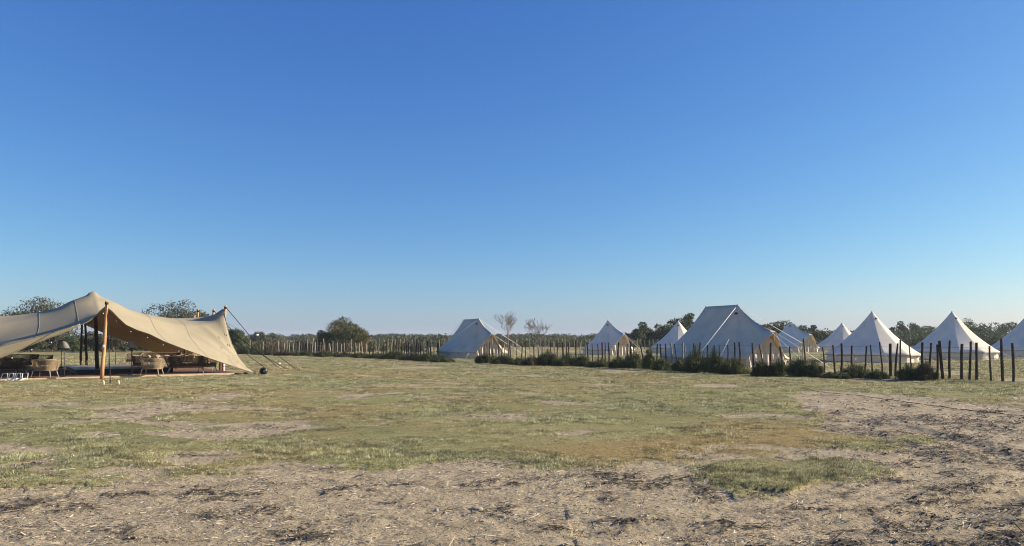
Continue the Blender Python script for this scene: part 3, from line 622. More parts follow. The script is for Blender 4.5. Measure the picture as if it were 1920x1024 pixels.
tent('bell_tent', cxy(1140, 66), 2.45, 3.2, .50, 'lone grey shaded bell tent with a cream curtained porch, between the two ridge tents', TG, door=D(-64), vents=(D(-105),), phase=D(-100), extra=((P(1172, 627, 64), G(1222, 668)), (P(1172, 629, 64), G(1212, 666))))
c3 = Vector(cxy(1382.6, 40)); r3 = Vector(cxy(1323.7, 42.4))-c3
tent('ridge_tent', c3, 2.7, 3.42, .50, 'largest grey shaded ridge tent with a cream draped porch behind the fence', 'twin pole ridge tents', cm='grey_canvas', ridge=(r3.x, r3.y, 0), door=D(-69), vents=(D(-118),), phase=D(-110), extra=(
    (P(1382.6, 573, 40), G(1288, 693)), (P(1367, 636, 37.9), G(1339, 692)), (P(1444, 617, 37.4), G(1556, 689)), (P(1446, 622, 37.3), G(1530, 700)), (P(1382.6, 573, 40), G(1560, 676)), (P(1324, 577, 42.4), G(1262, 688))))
c1 = Vector(cxy(897.5, 56.6)); r1 = Vector(cxy(870.8, 59.3))-c1
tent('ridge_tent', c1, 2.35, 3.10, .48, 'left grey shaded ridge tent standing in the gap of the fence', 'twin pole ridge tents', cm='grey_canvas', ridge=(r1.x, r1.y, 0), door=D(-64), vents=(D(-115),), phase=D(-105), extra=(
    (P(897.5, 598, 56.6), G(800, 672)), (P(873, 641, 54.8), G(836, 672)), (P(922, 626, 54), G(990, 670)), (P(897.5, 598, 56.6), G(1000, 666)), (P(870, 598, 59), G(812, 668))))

# ------------------------------------------------------------------ fences
def fence(label, posts, line, wires, grey, name='post_fence', wr=.0035, sag=.02):
    """posts: (px_bottom, px_top, y_top) ; line(px)->depth"""
    q = random.Random(len(posts)); xs = [line(p[0]) for p in posts]
    root = empty(name, (xs[0].x, xs[0].y, 0), 0, label, 'fence'); O = Vector((xs[0].x, xs[0].y, 0)); tops = []
    for i, ((pb, pt_, yt, r), g) in enumerate(zip(posts, xs)):
        top = P(pt_, yt, g.y+q.uniform(-.04, .04)); base = Vector((g.x, g.y, -.1)); b = MB(); k = 6; pts = []; rad = []
        cw = Vector((q.uniform(-.03, .03), q.uniform(-.03, .03), 0))
        for j in range(k):
            t = j/(k-1); p = base.lerp(top, t)+cw*math.sin(math.pi*t)+Vector((q.uniform(-.006, .006), q.uniform(-.006, .006), 0)); pts.append(p-O); rad.append(r*(1.08-.2*t)*q.uniform(.9, 1.12))
        b.tube(pts, rad, 7); o = b.build('post', M['post_grey'] if grey(i, q) else M['post'], root, smooth=False)
        tops.append((base, top))
    for h in wires:
        b = MB(); pts = []
        for base, top in tops:
            t = h/max(.3, top.z); p = base.lerp(top, min(.97, t))-O; p.z = h+q.uniform(-.012, .012); pts.append(p+Vector((-.03, -.035, 0)))
        b.tube(pts, wr, 4); b.build('wire', M['wire'], root)
    return root
def lineB(px): r = (px-960)/F; Y = 49/(1+1.3*r); return Vector((r*Y, Y, 0))
def lineA(px): r = (px-960)/F; Y = 51.6/(1+.77*r); return Vector((r*Y, Y, 0))
PB = [(898, 898, 650, .03), (903, 903, 648, .03), (908.7, 908.7, 645, .03), (912.6, 912.6, 643, .035), (918.3, 918.5, 642, .035), (924, 924.5, 644, .035), (935, 935, 646, .03), (940.8, 941, 640, .045), (945.6, 945, 643, .035), (957, 955, 638, .05), (963, 963, 644, .03), (969, 968, 637, .035), (977, 979, 646, .04), (984.5, 986, 639, .035), (994.8, 994, 648, .03), (1000.5, 1001, 646, .035), (1016.6, 1016.6, 642, .035), (1032.7, 1032.7, 640, .03), (1040.5, 1040, 642, .04), (1045.7, 1045.5, 643, .035), (1055.5, 1055, 641, .05), (1062, 1062, 644, .04), (1066, 1066, 645, .04), (1079.5, 1079.5, 639, .05), (1090, 1088, 643, .045), (1098, 1098, 636, .035), (1102.2, 1101, 642, .05),
 (1111, 1110, 645, .035), (1123, 1121, 645, .035), (1128.8, 1128.8, 642, .05), (1135, 1135, 642, .035), (1142, 1140.5, 642, .04), (1157.5, 1160, 642, .045), (1175, 1176, 645.5, .03), (1182.8, 1182.8, 642, .04), (1190, 1188, 644, .035), (1209, 1200, 645, .035), (1219, 1218.5, 646, .03), (1232.8, 1232.8, 645, .035), (1240.5, 1238, 645, .045), (1249, 1248, 644.5, .04), (1259.5, 1258, 643.5, .05), (1270, 1264.5, 645, .03), (1280.5, 1280, 642.5, .055), (1288, 1284, 648, .03), (1300.6, 1300.6, 643.5, .03), (1313.3, 1313, 642, .04), (1326.8, 1326.8, 647, .045), (1339.6, 1339.6, 648, .04), (1349, 1348.5, 647, .03), (1363, 1365, 647, .035), (1376.5, 1377.3, 642, .045), (1388, 1386, 641, .05), (1413, 1410.5, 643.5, .045), (1434, 1423, 646, .03), (1445, 1445.5, 643, .045), (1467, 1462.5, 650, .045), (1481.5, 1480.5, 650, .035),
 (1504.3, 1504.3, 643, .025), (1513, 1506, 635, .035), (1546.5, 1542, 651, .03), (1565.4, 1561.4, 647, .038), (1576.3, 1577.5, 644, .05), (1596.5, 1597.3, 648, .045), (1620.7, 1624.6, 649, .038), (1635.6, 1632.4, 646.5, .033), (1655.5, 1649, 641, .03), (1669.3, 1669.3, 644.3, .062), (1678, 1683.4, 644, .04), (1688.3, 1688.3, 637.5, .034), (1712, 1704.6, 646, .026), (1729, 1729.5, 642, .052), (1740, 1746, 643, .045), (1757, 1757.7, 646, .045), (1768.5, 1761, 639, .058), (1780.3, 1780.9, 638.5, .048), (1804, 1804, 645, .05), (1817.5, 1820.2, 640.3, .042), (1831, 1831, 642.4, .048), (1859, 1855.3, 649, .034), (1880.5, 1877, 635, .048), (1900, 1898, 643.3, .048), (1924, 1923, 641, .045), (1950, 1951, 644, .045)]
fence('rough split post and wire fence running from the left ridge tent to the right edge', PB, lineB, (1.22, .42, .85), lambda i, q: i in (8, 10, 11, 14, 18, 24, 25, 41, 43, 44, 58))
q = random.Random(5); PA = []; px = 468.0
while px < 822:
    PA.append((px+q.uniform(-.8, .8), px+q.uniform(-1.4, 1.4), q.choice([640, 641, 642, 643, 644, 636]) + q.uniform(-1, 1), q.uniform(.035, .06))); px += 3.75*q.uniform(.7, 1.25)*(1+(px-468)/900)
PA.append((821.5, 821, 643, .09))
fence('dense row of crooked posts along the far bushes, left of the fence gap', PA[:96], lineA, (1.15, .5), lambda i, q: q.random() < .28)
PC = []; px = 640.0
while px < 1240:
    PC.append((px, px+q.uniform(-.6, .6), q.uniform(634.5, 638.5), q.uniform(.035, .05))); px += 7.3*q.uniform(.75, 1.3)
fence('thin pale posted back fence far behind the middle tents', PC[:98], lambda p: Vector(((p-960)*98/F, 98, 0)), (1.1,), lambda i, q: True)

# ------------------------------------------------------------------ stretch tent
RO = Vector((-11.9, 30.9, 0)); UD = Vector((.81, .58, 0)).normalized(); VD = Vector((-UD.y, UD.x, 0)); YAW = math.atan2(UD.y, UD.x)
def W_(u, v, z=0): p = RO+UD*u+VD*v; p.z = z; return p
def on_line(px, py, a, b):                # the point seen at px,py standing above the ground line a-b
    k = (px-960)/F; d = b-a; t = (k*a.y-a.x)/(d.x-k*d.y); p = a.lerp(b, t); return P(px, py, p.y)
st = empty('stretch_tent', (RO.x, RO.y, 0), 0, 'beige stretch tent canopy with a high peak, sweeping down to pegs at both sides', 'tent')
FLa, P1a, FRa = W_(-10.9, .3), W_(-5.0, -.75), W_(.95, .45)
topA = P(419.5, 578.5, 33.2); topB = P(394, 589, 36.6); topC = P(366, 590, 39.3)
def curve(pts, n):                        # arc-length resample
    pts = [Vector(p) for p in pts]; L = [0]
    for a, b in zip(pts, pts[1:]): L.append(L[-1]+(b-a).length)
    out = []; j = 0
    for i in range(n+1):
        s = L[-1]*i/n
        while j < len(L)-2 and s > L[j+1]: j += 1
        out.append(pts[j].lerp(pts[j+1], (s-L[j])/max(1e-6, L[j+1]-L[j])))
    return out
NS, NT = 120, 84
P1t = P(198.5, 574.5, W_(-5.0, -.75).y)
left_e = [on_line(px, py, FLa, P1a) for px, py in ((-95, 713), (-50, 693), (0, 671.5), (17, 665), (66.6, 643.6), (100, 631), (129, 620), (150, 609.5), (165.5, 603), (180.5, 591), (190, 581))]
left_e[0] = FLa.copy()
right_e = [on_line(px, py, P1a, FRa) for px, py in ((209, 582), (223.5, 597), (236.5, 609), (258, 619), (280, 626), (308, 640), (347, 655), (388, 670), (441, 688))]+[Vector((FRa.x, FRa.y, .03))]
half = NS//2
front = curve(left_e+[P1t], half)[:-1]+curve([P1t]+right_e, NS-half)
def sagc(a, b, dz, inn, n=8):
    out = []
    for i in range(n+1):
        t = i/n; p = a.lerp(b, t); k = math.sin(math.pi*t); p = p-Vector((0, 0, dz*k))-UD*inn*k; out.append(p)
    return out
right_pts = [FRa+Vector((0, 0, .03))]+[P(px, py, 31.8+(33.2-31.8)*t) for px, py, t in ((461, 688, .15), (447, 669, .32), (435, 645.5, .52), (428.5, 626, .68), (424.5, 604.5, .84), (421.5, 590, .93))]
BRa = W_(.9, 12.2, .03)
right_pts += sagc(topA, topB, .32, .35)+sagc(topB, topC, .35, .35)[1:]+[W_(.75, 10.9, 1.6), BRa]
rightc = curve(right_pts, NT)
def mirror(p): d = p-RO; u, v = d.dot(UD), d.dot(VD); return W_(-10-u, v, p.z)
leftc = [mirror(p) for p in rightc]; leftc[0] = front[0].copy()
backl = W_(-10.9, 12.2, .03); bp = W_(-5, 12.2, 2.55)
b_r = [on_line(px, py, W_(-5, 12.3), BRa) for px, py in ((183, 619), (206, 628.5), (236, 640), (279, 656.5), (302, 665), (325, 672))]
back_right = [bp]+b_r+[BRa]; back = curve([mirror(p) for p in back_right[::-1]], half)[:-1]+curve(back_right, NS-half)
leftc[-1] = back[0].copy()
X3 = np.zeros((NT+1, NS+1, 3)); A = lambda L_: np.array([tuple(p) for p in L_])
fr, bk, lf, rt = A(front), A(back), A(leftc), A(rightc)
for j in range(NT+1):
    t = j/NT
    for i in range(NS+1):
        s = i/NS
        X3[j, i] = (1-t)*fr[i]+t*bk[i]+(1-s)*lf[j]+s*rt[j]-((1-s)*(1-t)*fr[0]+s*(1-t)*fr[-1]+(1-s)*t*bk[0]+s*t*bk[-1])
# the front left edge turns under: a crease row in front of the hem
fixed = np.zeros((NT+1, NS+1), bool); fixed[0] = fixed[-1] = True; fixed[:, 0] = fixed[:, -1] = True
def near(u, v):
    p = W_(u, v); d = (X3[:, :, 0]-p.x)**2+(X3[:, :, 1]-p.y)**2; return np.unravel_index(np.argmin(d), d.shape)
pins = [(W_(-4.6, 10.3), 2.95)]
PK = W_(-5.02, 2.8); PK_Z = EYE+(HZ-544.7)*PK.y/F
for a_, b_2, L_ in ((PK, W_(.4, 4.2), ((176, 544.7), (180, 548), (184.8, 552), (191, 557), (197.7, 561), (206, 565), (215, 569), (225, 573.5), (236, 577), (250, 581.5), (265, 585), (280, 588), (295, 591), (310, 593.5), (325, 595), (340, 595.5), (355, 595.2), (370, 594), (385, 592.5), (398, 590))),
                    (PK, W_(-10.5, 4.6), ((171, 547.5), (167.6, 550), (161, 554.5), (154.7, 558.7), (146, 563), (137.5, 566.5), (122, 571.5), (107, 576), (85, 581), (64.5, 584.8), (43, 588), (21.5, 590), (0, 591), (-20, 590), (-45, 586)))):
    for px_, py_ in L_:
        p = on_line(px_, py_, a_, b_2); pins.append((p, p.z))
for p, z in pins:
    dd = np.sqrt((X3[:, :, 0]-p.x)**2+(X3[:, :, 1]-p.y)**2); k = dd < .03
    if not k.any(): k = dd <= dd.min()
    fixed |= k; X3[:, :, 2] = np.where(k, z, X3[:, :, 2])
dd = np.hypot(X3[:, :, 0]-PK.x, X3[:, :, 1]-PK.y); k = dd < 1.0; fixed |= k; print('peak nodes', k.sum())
X3[:, :, 2] = np.where(k, PK_Z-np.interp(dd, [0, .06, .12, .22, .5, .88, 1.3], [-.03, .03, .08, .135, .30, .485, .62]), X3[:, :, 2])
# crease
cre = [(0, 646), (64.5, 633), (103, 623), (140, 611)]
for i in range(NS+1):
    p = fr[i]; px = 960+F*p[0]/p[1]; py = HZ-F*(p[2]-EYE)/p[1]
    if px < 150 and px > -90:
        cy = np.interp(px, [-90, 0, 64.5, 103, 150], [690, 646, 633, 623, 609]); dz = (py-cy)*p[1]/F
        for j, f in ((1, .34), (2, .67), (3, 1.0)):
            X3[j, i] = p+np.array([-VD.x, -VD.y, 0])*(.03*f)+np.array([0, 0, dz*f])
            fixed[j, i] = True
        wgt = min(1, max(0, (150-px)/80)); X3[0, i] += np.array([VD.x, VD.y, 0])*.02*wgt
Z = X3[:, :, 2]; XY = X3[:, :, :2]
for it in range(9000):
    a = .25*(Z[:-2, 1:-1]+Z[2:, 1:-1]+Z[1:-1, :-2]+Z[1:-1, 2:]); Z[1:-1, 1:-1] = np.where(fixed[1:-1, 1:-1], Z[1:-1, 1:-1], a)
    if it < 0:
        for c in (0, 1):
            Q = X3[:, :, c]; a = .25*(Q[:-2, 1:-1]+Q[2:, 1:-1]+Q[1:-1, :-2]+Q[1:-1, 2:]); Q[1:-1, 1:-1] = np.where(fixed[1:-1, 1:-1], Q[1:-1, 1:-1], Q[1:-1, 1:-1]*.5+a*.5)
for it in range(10):                        # ease the ridge crease
    a = .25*(Z[:-2, 1:-1]+Z[2:, 1:-1]+Z[1:-1, :-2]+Z[1:-1, 2:]); kk = np.hypot(X3[1:-1, 1:-1, 0]-PK.x, X3[1:-1, 1:-1, 1]-PK.y) > .2; kk[:2] = False
    Z[1:-1, 1:-1] = np.where(kk, .5*Z[1:-1, 1:-1]+.5*a, Z[1:-1, 1:-1])
# gathered folds where the cloth is pulled down to the right hand peg
for j in range(1, NT):
    for i in range(1, NS):
        d = X3[j, i]-np.array(tuple(FRa)); rr = math.hypot(d[0], d[1]); 
        if rr < 2.8 and not fixed[j, i]:
            an = math.atan2(d[1]*UD.x-d[0]*UD.y, d[0]*UD.x+d[1]*UD.y); X3[j, i, 2] += .20*(1-abs(math.sin(an*11)))**2*max(0, 1-rr/2.8)**.7*min(1, rr/.6)
V = X3.reshape(-1, 3)-np.array([RO.x, RO.y, 0]); ii = np.arange(V.shape[0]).reshape(NT+1, NS+1)
Fq = np.stack([ii[:-1, :-1], ii[:-1, 1:], ii[1:, 1:], ii[1:, :-1]], -1).reshape(-1, 4)
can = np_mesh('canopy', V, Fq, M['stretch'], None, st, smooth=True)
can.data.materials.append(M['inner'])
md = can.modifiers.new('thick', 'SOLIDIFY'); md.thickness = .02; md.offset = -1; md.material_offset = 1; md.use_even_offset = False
def surf(i, j): return Vector(X3[j, i])-Vector((RO.x, RO.y, 0))
pxs = [960+F*p[0]/p[1] for p in fr]
for tgt in (66, 148, 318, 392):
    i = int(np.argmin([abs(a-tgt) for a in pxs])); b = MB(); L_ = []
    for j in range(0, NT+1):
        p = surf(i, j); L_.append((p+Vector((0, 0, .007))-UD*.010, p+Vector((0, 0, .007))+UD*.010))
    for a, c in zip(L_, L_[1:]): b.quad(a[0], a[1], c[1], c[0])
    b.build('seam_or_crease', M['seam_or_crease'], st, smooth=False)
fold = MB(); fold.tube([surf(i, 3)+Vector((0, 0, 0))-VD*.004 for i in range(3, NS+1) if pxs[i] < 140 and pxs[i] > -85], .014, 5); fold.build('seam_or_crease', M['seam_or_crease'], st)  # dark cord along the crease stands in for the fold's shadow
hem = MB(); hem.tube([surf(i, 0) for i in range(NS+1)], .016, 5); hem.build('hem_cord', M['seam_or_crease'], st)
hem = MB(); hem.tube([surf(NS, j) for j in range(NT+1)], .016, 5); hem.build('hem_cord', M['seam_or_crease'], st)
for px, py, Y in ((421.5, 627.5, 32.6), (424.5, 628.5, 32.55), (427, 647, 32.2), (430.5, 648, 32.15)):
    p = P(px, py, Y-.22)-Vector((RO.x, RO.y, 0)); b = MB(); b.tube([p+Vector((-.02, 0, .05)), p+Vector((.02, 0, -.05))], .012, 5); b.build('vent_slit', M['strap'], st)  # dark pieces standing in for small vent slits in the cloth
# poles (each stands free: a thing)
def tent_pole(base, top, r, m, label, over=.0, band=None):
    b = MB(); base = Vector(base); top = Vector(top); d = (top-base); q = random.Random(int(abs(base.x)*100)); pts = []; rd = []
    for k in range(9):
        t = k/8; pts.append(d*t+Vector((q.uniform(-.012, .012), q.uniform(-.012, .012), 0))*(1 if 0 < k < 8 else 0)); rd.append(r*(1.1-.25*t)*q.uniform(.95, 1.05))
    root = empty('tent_pole', base, 0, label, 'pole', 'poles of the stretch tent'); b.tube(pts, rd, 10); b.build('shaft', M[m], root)
    if band:
        bb = MB(); p0 = d*(band-.02); p1 = d*(band+.025); bb.tube([p0, p1], r*1.08, 10); bb.build('band', M['rope'], root)
    lash = MB(); lash.tube([d*.955, d*.985], r*1.05, 8); lash.build('lashing', M['strap'], root)
    return root
tent_pole(G(191, 712), P(200.3, 564.5, G(191, 712).y), .062, 'pole', 'orange brown wooden pole holding up the front edge below the peak', band=.42)
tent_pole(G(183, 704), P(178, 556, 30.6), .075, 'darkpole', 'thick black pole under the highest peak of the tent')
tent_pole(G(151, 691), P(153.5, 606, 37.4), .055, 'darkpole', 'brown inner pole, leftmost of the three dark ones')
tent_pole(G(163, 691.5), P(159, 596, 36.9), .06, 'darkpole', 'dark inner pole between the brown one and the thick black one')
tent_pole(G(413, 698), P(423, 573.5, 33.2), .062, 'pole', 'pale lit pole at the right end of the tent, tallest above the roof')
tent_pole(G(389, 689), P(400.8, 580, 38), .06, 'pole', 'pole tip second from the right above the roof, beside the rightmost pole')
tent_pole(G(365, 684), P(371.2, 580, 41.5), .065, 'pole', 'pole tip third from the right above the roof, in front of the tree crown')
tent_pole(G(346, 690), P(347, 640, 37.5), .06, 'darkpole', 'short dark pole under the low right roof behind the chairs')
# straps and stakes
def strap(pts, label, r=.014, buckle=None):
    b = MB(); b.tube(pts, r, 5); o = b.build('guy_strap', M['strap']); tag(o, label, 'strap', 'black guy straps of the stretch tent')
    if buckle is not None:
        k = MB(); p = Vector(pts[0]).lerp(Vector(pts[-1]), buckle); k.box(p, (.12, .05, .07), .6); k.build('ratchet', M['white'], o)
    return o
aT = P(424, 577, 33.2); j1 = P(465.5, 626, 34.6)
strap([aT, j1, G(556, 693)], 'black strap from the tallest right pole, bent where two thin cords join it', .016, .42)
strap([P(424.5, 606, 32.9), j1], 'upper thin cord from the tent edge to the bent strap', .006)
strap([P(425, 614, 32.8), j1], 'lower thin cord from the tent edge to the bent strap', .006)
strap([P(401, 583, 38), P(443, 628, 37.6), P(486, 661.5, 37.2), G(538, 693)], 'long black strap ending at the third pair of stakes', .016, .9)
strap([P(486, 661.5, 37.2), P(510, 679, 37.3), G(524, 691.5)], 'short black strap forking to the second pair of stakes', .015)
strap([P(372, 584, 41.2), P(460, 662, 39.6), G(494, 688)], 'black strap ending behind the cable reel', .016)
strap([P(200, 571, 27.2), P(204, 640, 26.1), G(207, 719)], 'black strap dropping from the front pole straight towards the viewer', .016)
strap([FRa+Vector((.0, 0, .05)), G(477, 702.5)], 'short black strap pegging down the right corner of the tent', .025)
SK = [(498, 688, 'left stake of the pair behind the cable reel'), (502, 688, 'right stake of the pair behind the cable reel'), (524.5, 692.5, 'left stake of the second pair from the reel'), (528.5, 692, 'right stake of the second pair from the reel'), (538.8, 693, 'left stake of the third pair from the reel'), (544.5, 694, 'right stake of the third pair from the reel'), (558.7, 694, 'left stake of the rightmost pair'), (563.2, 694, 'rightmost of all the wooden stakes'), (477.8, 703.5, 'single stake at the right corner of the tent'), (193.7, 721, 'stake at the foot of the orange front pole'), (222, 721, 'stake right of the orange front pole')]
for k, (px, py, lb) in enumerate(SK):
    g = G(px, py); b = MB(); h = 5.2*g.y/F*(1.15 if px > 230 else 1.5); b.tube([(0, 0, -.1), (.01, 0, h*.5), (-.01, .01, h)], [.035, .034, .03], 8)
    tag(b.build('wooden_stake', M['stake'], loc=(g.x, g.y, 0)), 'short pale wooden '+lb, 'stake', 'wooden anchor stakes')
# cable reel with its cable
g = G(494, 703.5); reel = empty('cable_reel', (g.x, g.y, 0), .25, 'round black cable reel standing on the grass beside the tent corner', 'cable reel')
b = MB()
for yy in (-.07, .07):
    b.tube([(0, yy-.012, .175), (0, yy+.012, .175)], .155, 28)
b.build('flange', M['black'], reel); b = MB(); b.tube([(0, -.06, .175), (0, .06, .175)], .12, 20); b.build('drum', M['lampmetal'], reel)
b = MB(); b.tube([(-.22, -.1, .012), (-.12, -.1, .17), (0, -.1, .34), (.1, -.1, .2), (.14, -.1, .012), (-.22, -.1, .012), (-.22, .1, .012), (-.1, .1, .2), (0, .1, .34), (.14, .1, .012)], .011, 5); b.build('stand', M['lampmetal'], reel)
b = MB(); b.box((.03, -.086, .17), (.025, .006, .09)); b.build('sticker', M['white'], reel, smooth=False)
def ground_cable(name, pts, r, m, label, n=60):
    pts = [G(*p) for p in pts]; P_ = curve(pts, n); b = MB(); b.tube([(p.x, p.y, gz(p.x, p.y)+r*1.2) for p in P_], r, 6); return tag(b.build(name, m), label, 'cable')
ground_cable('cable', [(500, 702), (510, 701), (520, 703), (532, 704.5), (545, 704)], .01, M['stake'], 'yellowish cable trailing right from the reel over the grass')
ground_cable('hose', [(1500, 731), (1545, 736), (1600, 741.5), (1700, 755), (1790, 767), (1850, 775.5), (1920, 782.5), (2050, 797)], .006, M['strap'], 'thin dark hose lying across the bare soil on the right', 140)
for px, py, s, lb in ((444, 703, .09, 'black strap bundle lying by the deck corner'), (461, 703, .07, 'small dark ratchet lying left of the corner stake')):
    g = G(px, py); b = MB(); b.tube([(-s*1.4, 0, .03), (-s*.5, .03, .06), (s*.5, -.02, .05), (s*1.5, .02, .02)], [.02, .045, .04, .012], 7); tag(b.build('strap_bundle', M['strap'], loc=(g.x, g.y, gz(g.x, g.y))), lb, 'strap')
# deck and stage
dk = empty('wooden_deck', (RO.x, RO.y, 0), YAW, 'low brown wooden deck with a pale front edge under the stretch tent', 'deck')
b = MB()
for k in range(70):
    v0 = .16+k*.145
    if v0 > 10: break
    b.box((-7.0, v0, .075), (14.2, .135, .03))
b.build('deck_boards', M['deck'], dk, smooth=False)
b = MB(); b.box((-7.0, .055, .045), (14.3, .04, .09)); b.box((.14, 5.0, .045), (.04, 9.9, .088)); b.box((-7.0, 10.4, .045), (14.3, .04, .09)); b.build('edge_board', M['deckedge'], dk, smooth=False)
stg = empty('stage', (RO.x, RO.y, 0), YAW, 'low black sided stage platform with a grey brown top on the deck', 'stage'); ZD = .09
b = MB(); b.box((-3.8, 5.2, ZD+.085), (3.7, 5.2, .17)); b.build('stage_side', M['black'], stg, smooth=False); b = MB(); b.box((-3.8, 5.2, ZD+.182), (3.76, 5.26, .022)); b.build('stage_top', M['stage'], stg, smooth=False)
# floor lamps
def lamp_at(px, py, label, first=[None]):
    g = G(px, py); z = ZD if py < 711.5 else .0
    if first[0]: return copy_thing(first[0], (g.x, g.y, z), 0, label)
    root = empty('floor_lamp', (g.x, g.y, z), 0, label, 'lamp', 'floor lamps under the stretch tent'); b = MB(); b.lathe([(.001, .03), (.13, .028), (.14, .01), (.14, 0)], n=20); b.build('base', M['lampmetal'], root)
    b = MB(); b.tube([(0, 0, .02), (0, 0, 1.2)], .017, 8); b.build('stem', M['lampmetal'], root); b = MB(); b.lathe([(.115, 1.38), (.125, 1.34), (.175, 1.10)], n=24); o = b.build('lamp_shade', M['shade'], root); o.modifiers.new('t', 'SOLIDIFY').thickness = .005; first[0] = root; return root
lamp_at(120.7, 711.2, 'floor lamp with a grey shade at the front left edge of the deck'); lamp_at(115, 693, 'floor lamp just behind the front left one, darker and half hidden'); lamp_at(247, 707, 'floor lamp with a pale grey shade in front of the right hand chairs')
lamp_at(216.6, 690, 'backlit floor lamp at the back edge of the deck, right of the orange pole'); lamp_at(204.5, 700, 'dark floor lamp directly right of the orange pole behind the black strap')
# woven rope chairs and sofas; each faces +Y in its own frame
def seat_unit(name, w, d, h, label, cat, grp, m, npil=0):
    root = empty(name, (0, 0, 0), 0, label, cat, grp); hw, hd = w/2, d/2; rr = min(hw, hd)*.75; path = []
    def arc(cx, cy, a0, a1, n=7):
        for i in range(n+1): a = a0+(a1-a0)*i/n; path.append((cx+math.cos(a)*rr, cy+math.sin(a)*rr))
    path.append((-hw, hd*.85)); arc(-hw+rr, -hd+rr, math.pi, 1.5*math.pi); arc(hw-rr, -hd+rr, 1.5*math.pi, 2*math.pi); path.append((hw, hd*.85))
    pr = curve([Vector((x, y, 0)) for x, y in path], 60 if w < 1 else 100); top = []; n = len(pr)
    for p in pr:
        f = max(0, min(1, (hd*.85-p.y)/(d*.72))); top.append(.52+(h-.52)*f**.6)
    b = MB()
    for i, p in enumerate(pr):                 # each woven strand leans outward to the top rail
        c = Vector((p.x*.84, p.y*.84, .27)); t = Vector((p.x, p.y, top[i]))
        c2 = pr[min(i+1, n-1)]; dd = (c2-pr[max(i-1, 0)]).normalized()*.0085
        b.quad(c-dd, c+dd, t+dd, t-dd); b.quad(c+dd*.8+p*.02, c-dd*.8+p*.02, t-dd*.8+p*.02, t+dd*.8+p*.02)
    b.build('woven_back', m, root, smooth=False)
    b = MB(); b.tube([(p.x, p.y, t) for p, t in zip(pr, top)], .014, 6); b.tube([(p.x*.84, p.y*.84, .27) for p in pr], .014, 6); b.build('frame_rail', M['rattan'], root)
    b = MB(); b.box((0, .02, .25), (w*.80, d*.78, .04)); b.build('seat', M['lampmetal'], root, smooth=False)
    b = MB(); k = 1 if w < 1 else 2
    for i in range(k): b.box(((i-(k-1)/2)*w*.8/k, .04, .335), (w*.8/k-.02, d*.72, .13), taper=.93)
    o = b.build('cushion', M['cushion'], root, smooth=False); bv = o.modifiers.new('b', 'BEVEL'); bv.width = .03; bv.segments = 2
    for sx in (-1, 1):
        for sy in (-1, 1):
            b = MB(); b.tube([(sx*w*.36, sy*d*.34, .27), (sx*w*.43, sy*d*.44, 0)], [.018, .012], 6); b.build('leg', M['chairleg'], root)
    for i in range(npil):
        b = MB(); b.lathe([(.001, .2), (.1, .18), (.17, .1), (.2, 0), (.17, -.1), (.1, -.18), (.001, -.2)], n=10); o = b.build('pillow', M['pillow'], root, loc=((i-(npil-1)/2)*.42, -hd*.45, .50)); o.scale = (.85, .3, .5); o.rotation_euler = (.35, 0, i*.4)
    return root
CG = 'woven rope chairs under the stretch tent'
def put(root, px, py, rz):
    g = G(px, py); root.location = (g.x, g.y, ZD); root.rotation_euler.z = rz
ch = seat_unit('rope_chair', .80, .70, .68, 'tan woven rope armchair seen from behind at the front left of the deck', 'chair', CG, M['rattan']); 
def deckpt(px, py): g = G(px, py); return (g.x, g.y, ZD)
ch.location = deckpt(84, 711.8); ch.rotation_euler.z = .12
copy_thing(ch, deckpt(285, 707.8), .15, 'tan woven rope armchair seen from behind, right of the pale floor lamp')
copy_thing(ch, deckpt(389, 701), -.9, 'rope armchair at the right end of the deck with its side lit by the sun')
cd_ = seat_unit('rope_chair', .80, .70, .68, 'dark rope armchair facing the viewer behind the tan chair at the front left', 'chair', CG, M['rattan_dark']); cd_.location = deckpt(80, 697); cd_.rotation_euler.z = math.pi
copy_thing(cd_, deckpt(252, 689), math.pi+.25, 'dark rope armchair facing the viewer behind the pale floor lamp')
copy_thing(cd_, deckpt(265, 699), -1.5, 'dark rope armchair turned sideways, left of the tan armchair on the right')
copy_thing(cd_, deckpt(346, 693), 2.4, 'dark rope armchair by the short dark pole on the right')
SG = 'woven rope sofas under the stretch tent'
sf = seat_unit('rope_sofa', 1.65, .80, .72, 'dark rope sofa with its back to the viewer near the right end of the deck', 'sofa', SG, M['rattan_dark'], 0); sf.location = deckpt(349, 703.3); sf.rotation_euler.z = .35
copy_thing(sf, deckpt(8, 709.5), .05, 'brown rope sofa seen from behind, cut by the left edge of the photo')
copy_thing(sf, deckpt(36, 698), math.pi-.1, 'dark rope sofa facing the viewer at the left, behind the brown sofa')
sp = seat_unit('rope_sofa', 1.9, .80, .70, 'long rope sofa with pale pillows facing the viewer behind the right armchairs', 'sofa', SG, M['rattan_dark'], 4); sp.location = deckpt(303, 690); sp.rotation_euler.z = math.pi+.3
# coffee tables
def table(px, py, w, label):
    g = deckpt(px, py); root = empty('coffee_table', g, .3, label, 'table', 'coffee tables between the rope seats'); b = MB(); b.box((0, 0, .36), (w, w*.6, .035)); b.build('table_top', M['table'], root, smooth=False)
    for sx in (-1, 1):
        for sy in (-1, 1): b = MB(); b.tube([(sx*w*.42, sy*w*.24, .345), (sx*w*.45, sy*w*.26, 0)], .016, 6); b.build('leg', M['lampmetal'], root)
table(53, 702, .75, 'reddish brown coffee table between the left sofa and the tan armchair'); table(315, 696, .8, 'low table in front of the long pillowed sofa')
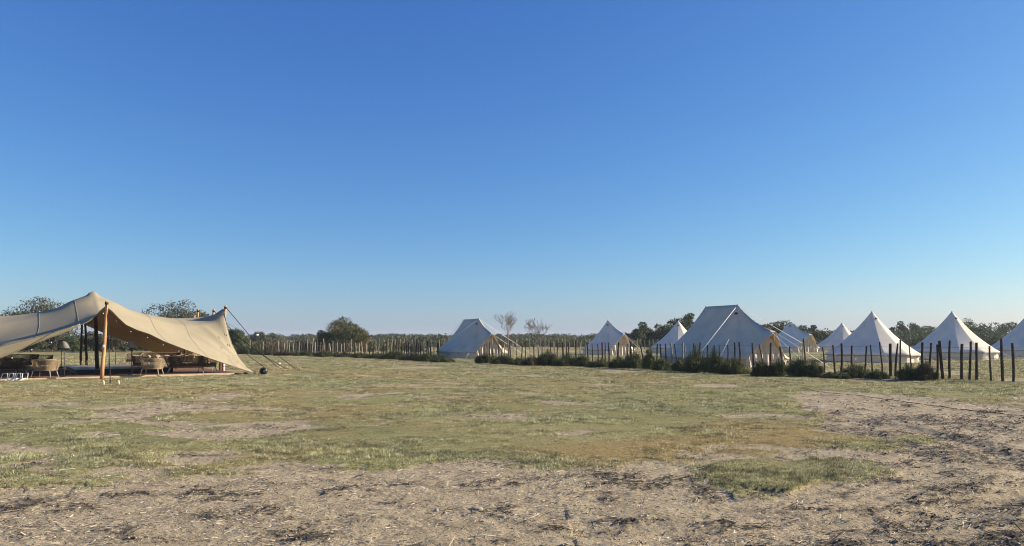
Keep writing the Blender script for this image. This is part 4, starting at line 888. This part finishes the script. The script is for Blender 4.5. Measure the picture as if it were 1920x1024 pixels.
# low white folding frames at the left
for k, (px, lb) in enumerate(((6, 'leftmost'), (20, 'middle'), (34, 'rightmost'))):
    g = G(px, 715.5); root = empty('white_frame', (g.x, g.y, 0), 0, lb+' of the three low white folding stools on the grass at the deck edge', 'stool', 'low white folding stools')
    for yy in (0, .3):
        b = MB(); b.tube([(-.13, yy, 0), (-.02, yy, .29), (.16, yy, .29), (.13, yy, 0), (-.13, yy, .0)], .011, 6); b.build('side_frame', M['white'], root)
    b = MB(); b.quad((-.08, 0, .04), (.10, 0, .04), (.12, .3, .12), (-.06, .3, .12)); o = b.build('seat_cloth', M['white'], root); o.modifiers.new('t', 'SOLIDIFY').thickness = .008
# pink bin
g = G(418.6, 699); root = empty('pink_bin', (g.x, g.y, 0), 0, 'slim pale pink upright bin beside the right hand tent pole', 'bin'); b = MB(); b.lathe([(.001, .012), (.068, .012), (.075, .03), (.08, .42), (.078, .43)], n=18); b.build('body', M['pink'], root)
b = MB(); b.lathe([(.083, .425), (.083, .45), (.05, .475), (.001, .48)], n=18); b.build('lid', M['pink'], root); b = MB(); b.lathe([(.09, 0), (.09, .014), (.001, .02)], n=18); b.build('base', M['black'], root)
# string of bulbs under the front edge
ls = empty('string_light', (RO.x, RO.y, 0), 0, 'string of small unlit bulbs hanging along the front edge of the stretch tent', 'string light'); cab = [surf(i, 0)+VD*.12+Vector((0, 0, -.10-.05*math.sin(i*1.1)**2)) for i in range(14, NS-8)]
b = MB(); b.tube(cab, .006, 4); b.build('cable', M['black'], ls)
for i in range(3, len(cab), 6):
    p = cab[i]; b = MB(); b.lathe([(.012, -.0), (.014, -.03)], p, 8); b.build('socket', M['black'], ls); b = MB(); b.lathe([(.010, -.03), (.02, -.045), (.024, -.06), (.016, -.08), (.001, -.085)], p, 10); b.build('bulb', M['bulb'], ls)

# ------------------------------------------------------------------ birds
def bird(px, py, Y, s, label, rz):
    p = P(px, py, Y); root = empty('bird', p, rz, label, 'bird', 'birds in the sky'); b = MB(); b.tube([(-.5*s, 0, 0), (-.25*s, 0, .02*s), (0, 0, .03*s), (.3*s, 0, .03*s), (.45*s, 0, .04*s), (.55*s, 0, .02*s)], [.01*s, .06*s, .12*s, .1*s, .06*s, .01*s], 8)
    for sy in (-1, 1):
        for (y0, z0, c0), (y1, z1, c1) in (((.05, .03, .3), (.5, .22, .28)), ((.5, .22, .28), (1.0, .10, .08))):
            for dz in (0, .015): b.quad((c0*.5*s, sy*y0*s, (z0+dz)*s), (-c0*.5*s, sy*y0*s, (z0+dz)*s), (-c1*.7*s, sy*y1*s, (z1+dz)*s), (c1*.1*s, sy*y1*s, (z1+dz)*s))
    b.build('body', M['bird'], root)
bird(1834, 497.5, 60, .09, 'tiny dark bird flying above the second tent from the right', .8); bird(1916.5, 471, 75, .08, 'tiny bird at the right edge of the sky', 1.3)

# ------------------------------------------------------------------ air
hz = MB(); hz.box((0, 770, 6.5), (6200, 1800, 15.4)); hm = bpy.data.materials.new('haze_air'); hm.use_nodes = True; hn = hm.node_tree; hn.nodes.remove(hn.nodes['Principled BSDF'])
pv = hn.nodes.new('ShaderNodeVolumePrincipled'); pv.inputs['Color'].default_value = (.80, .88, 1, 1); pv.inputs['Density'].default_value = .0003; hn.links.new(pv.outputs[0], hn.nodes['Material Output'].inputs['Volume'])
tag(hz.build('haze', hm, smooth=False), kind='stuff')
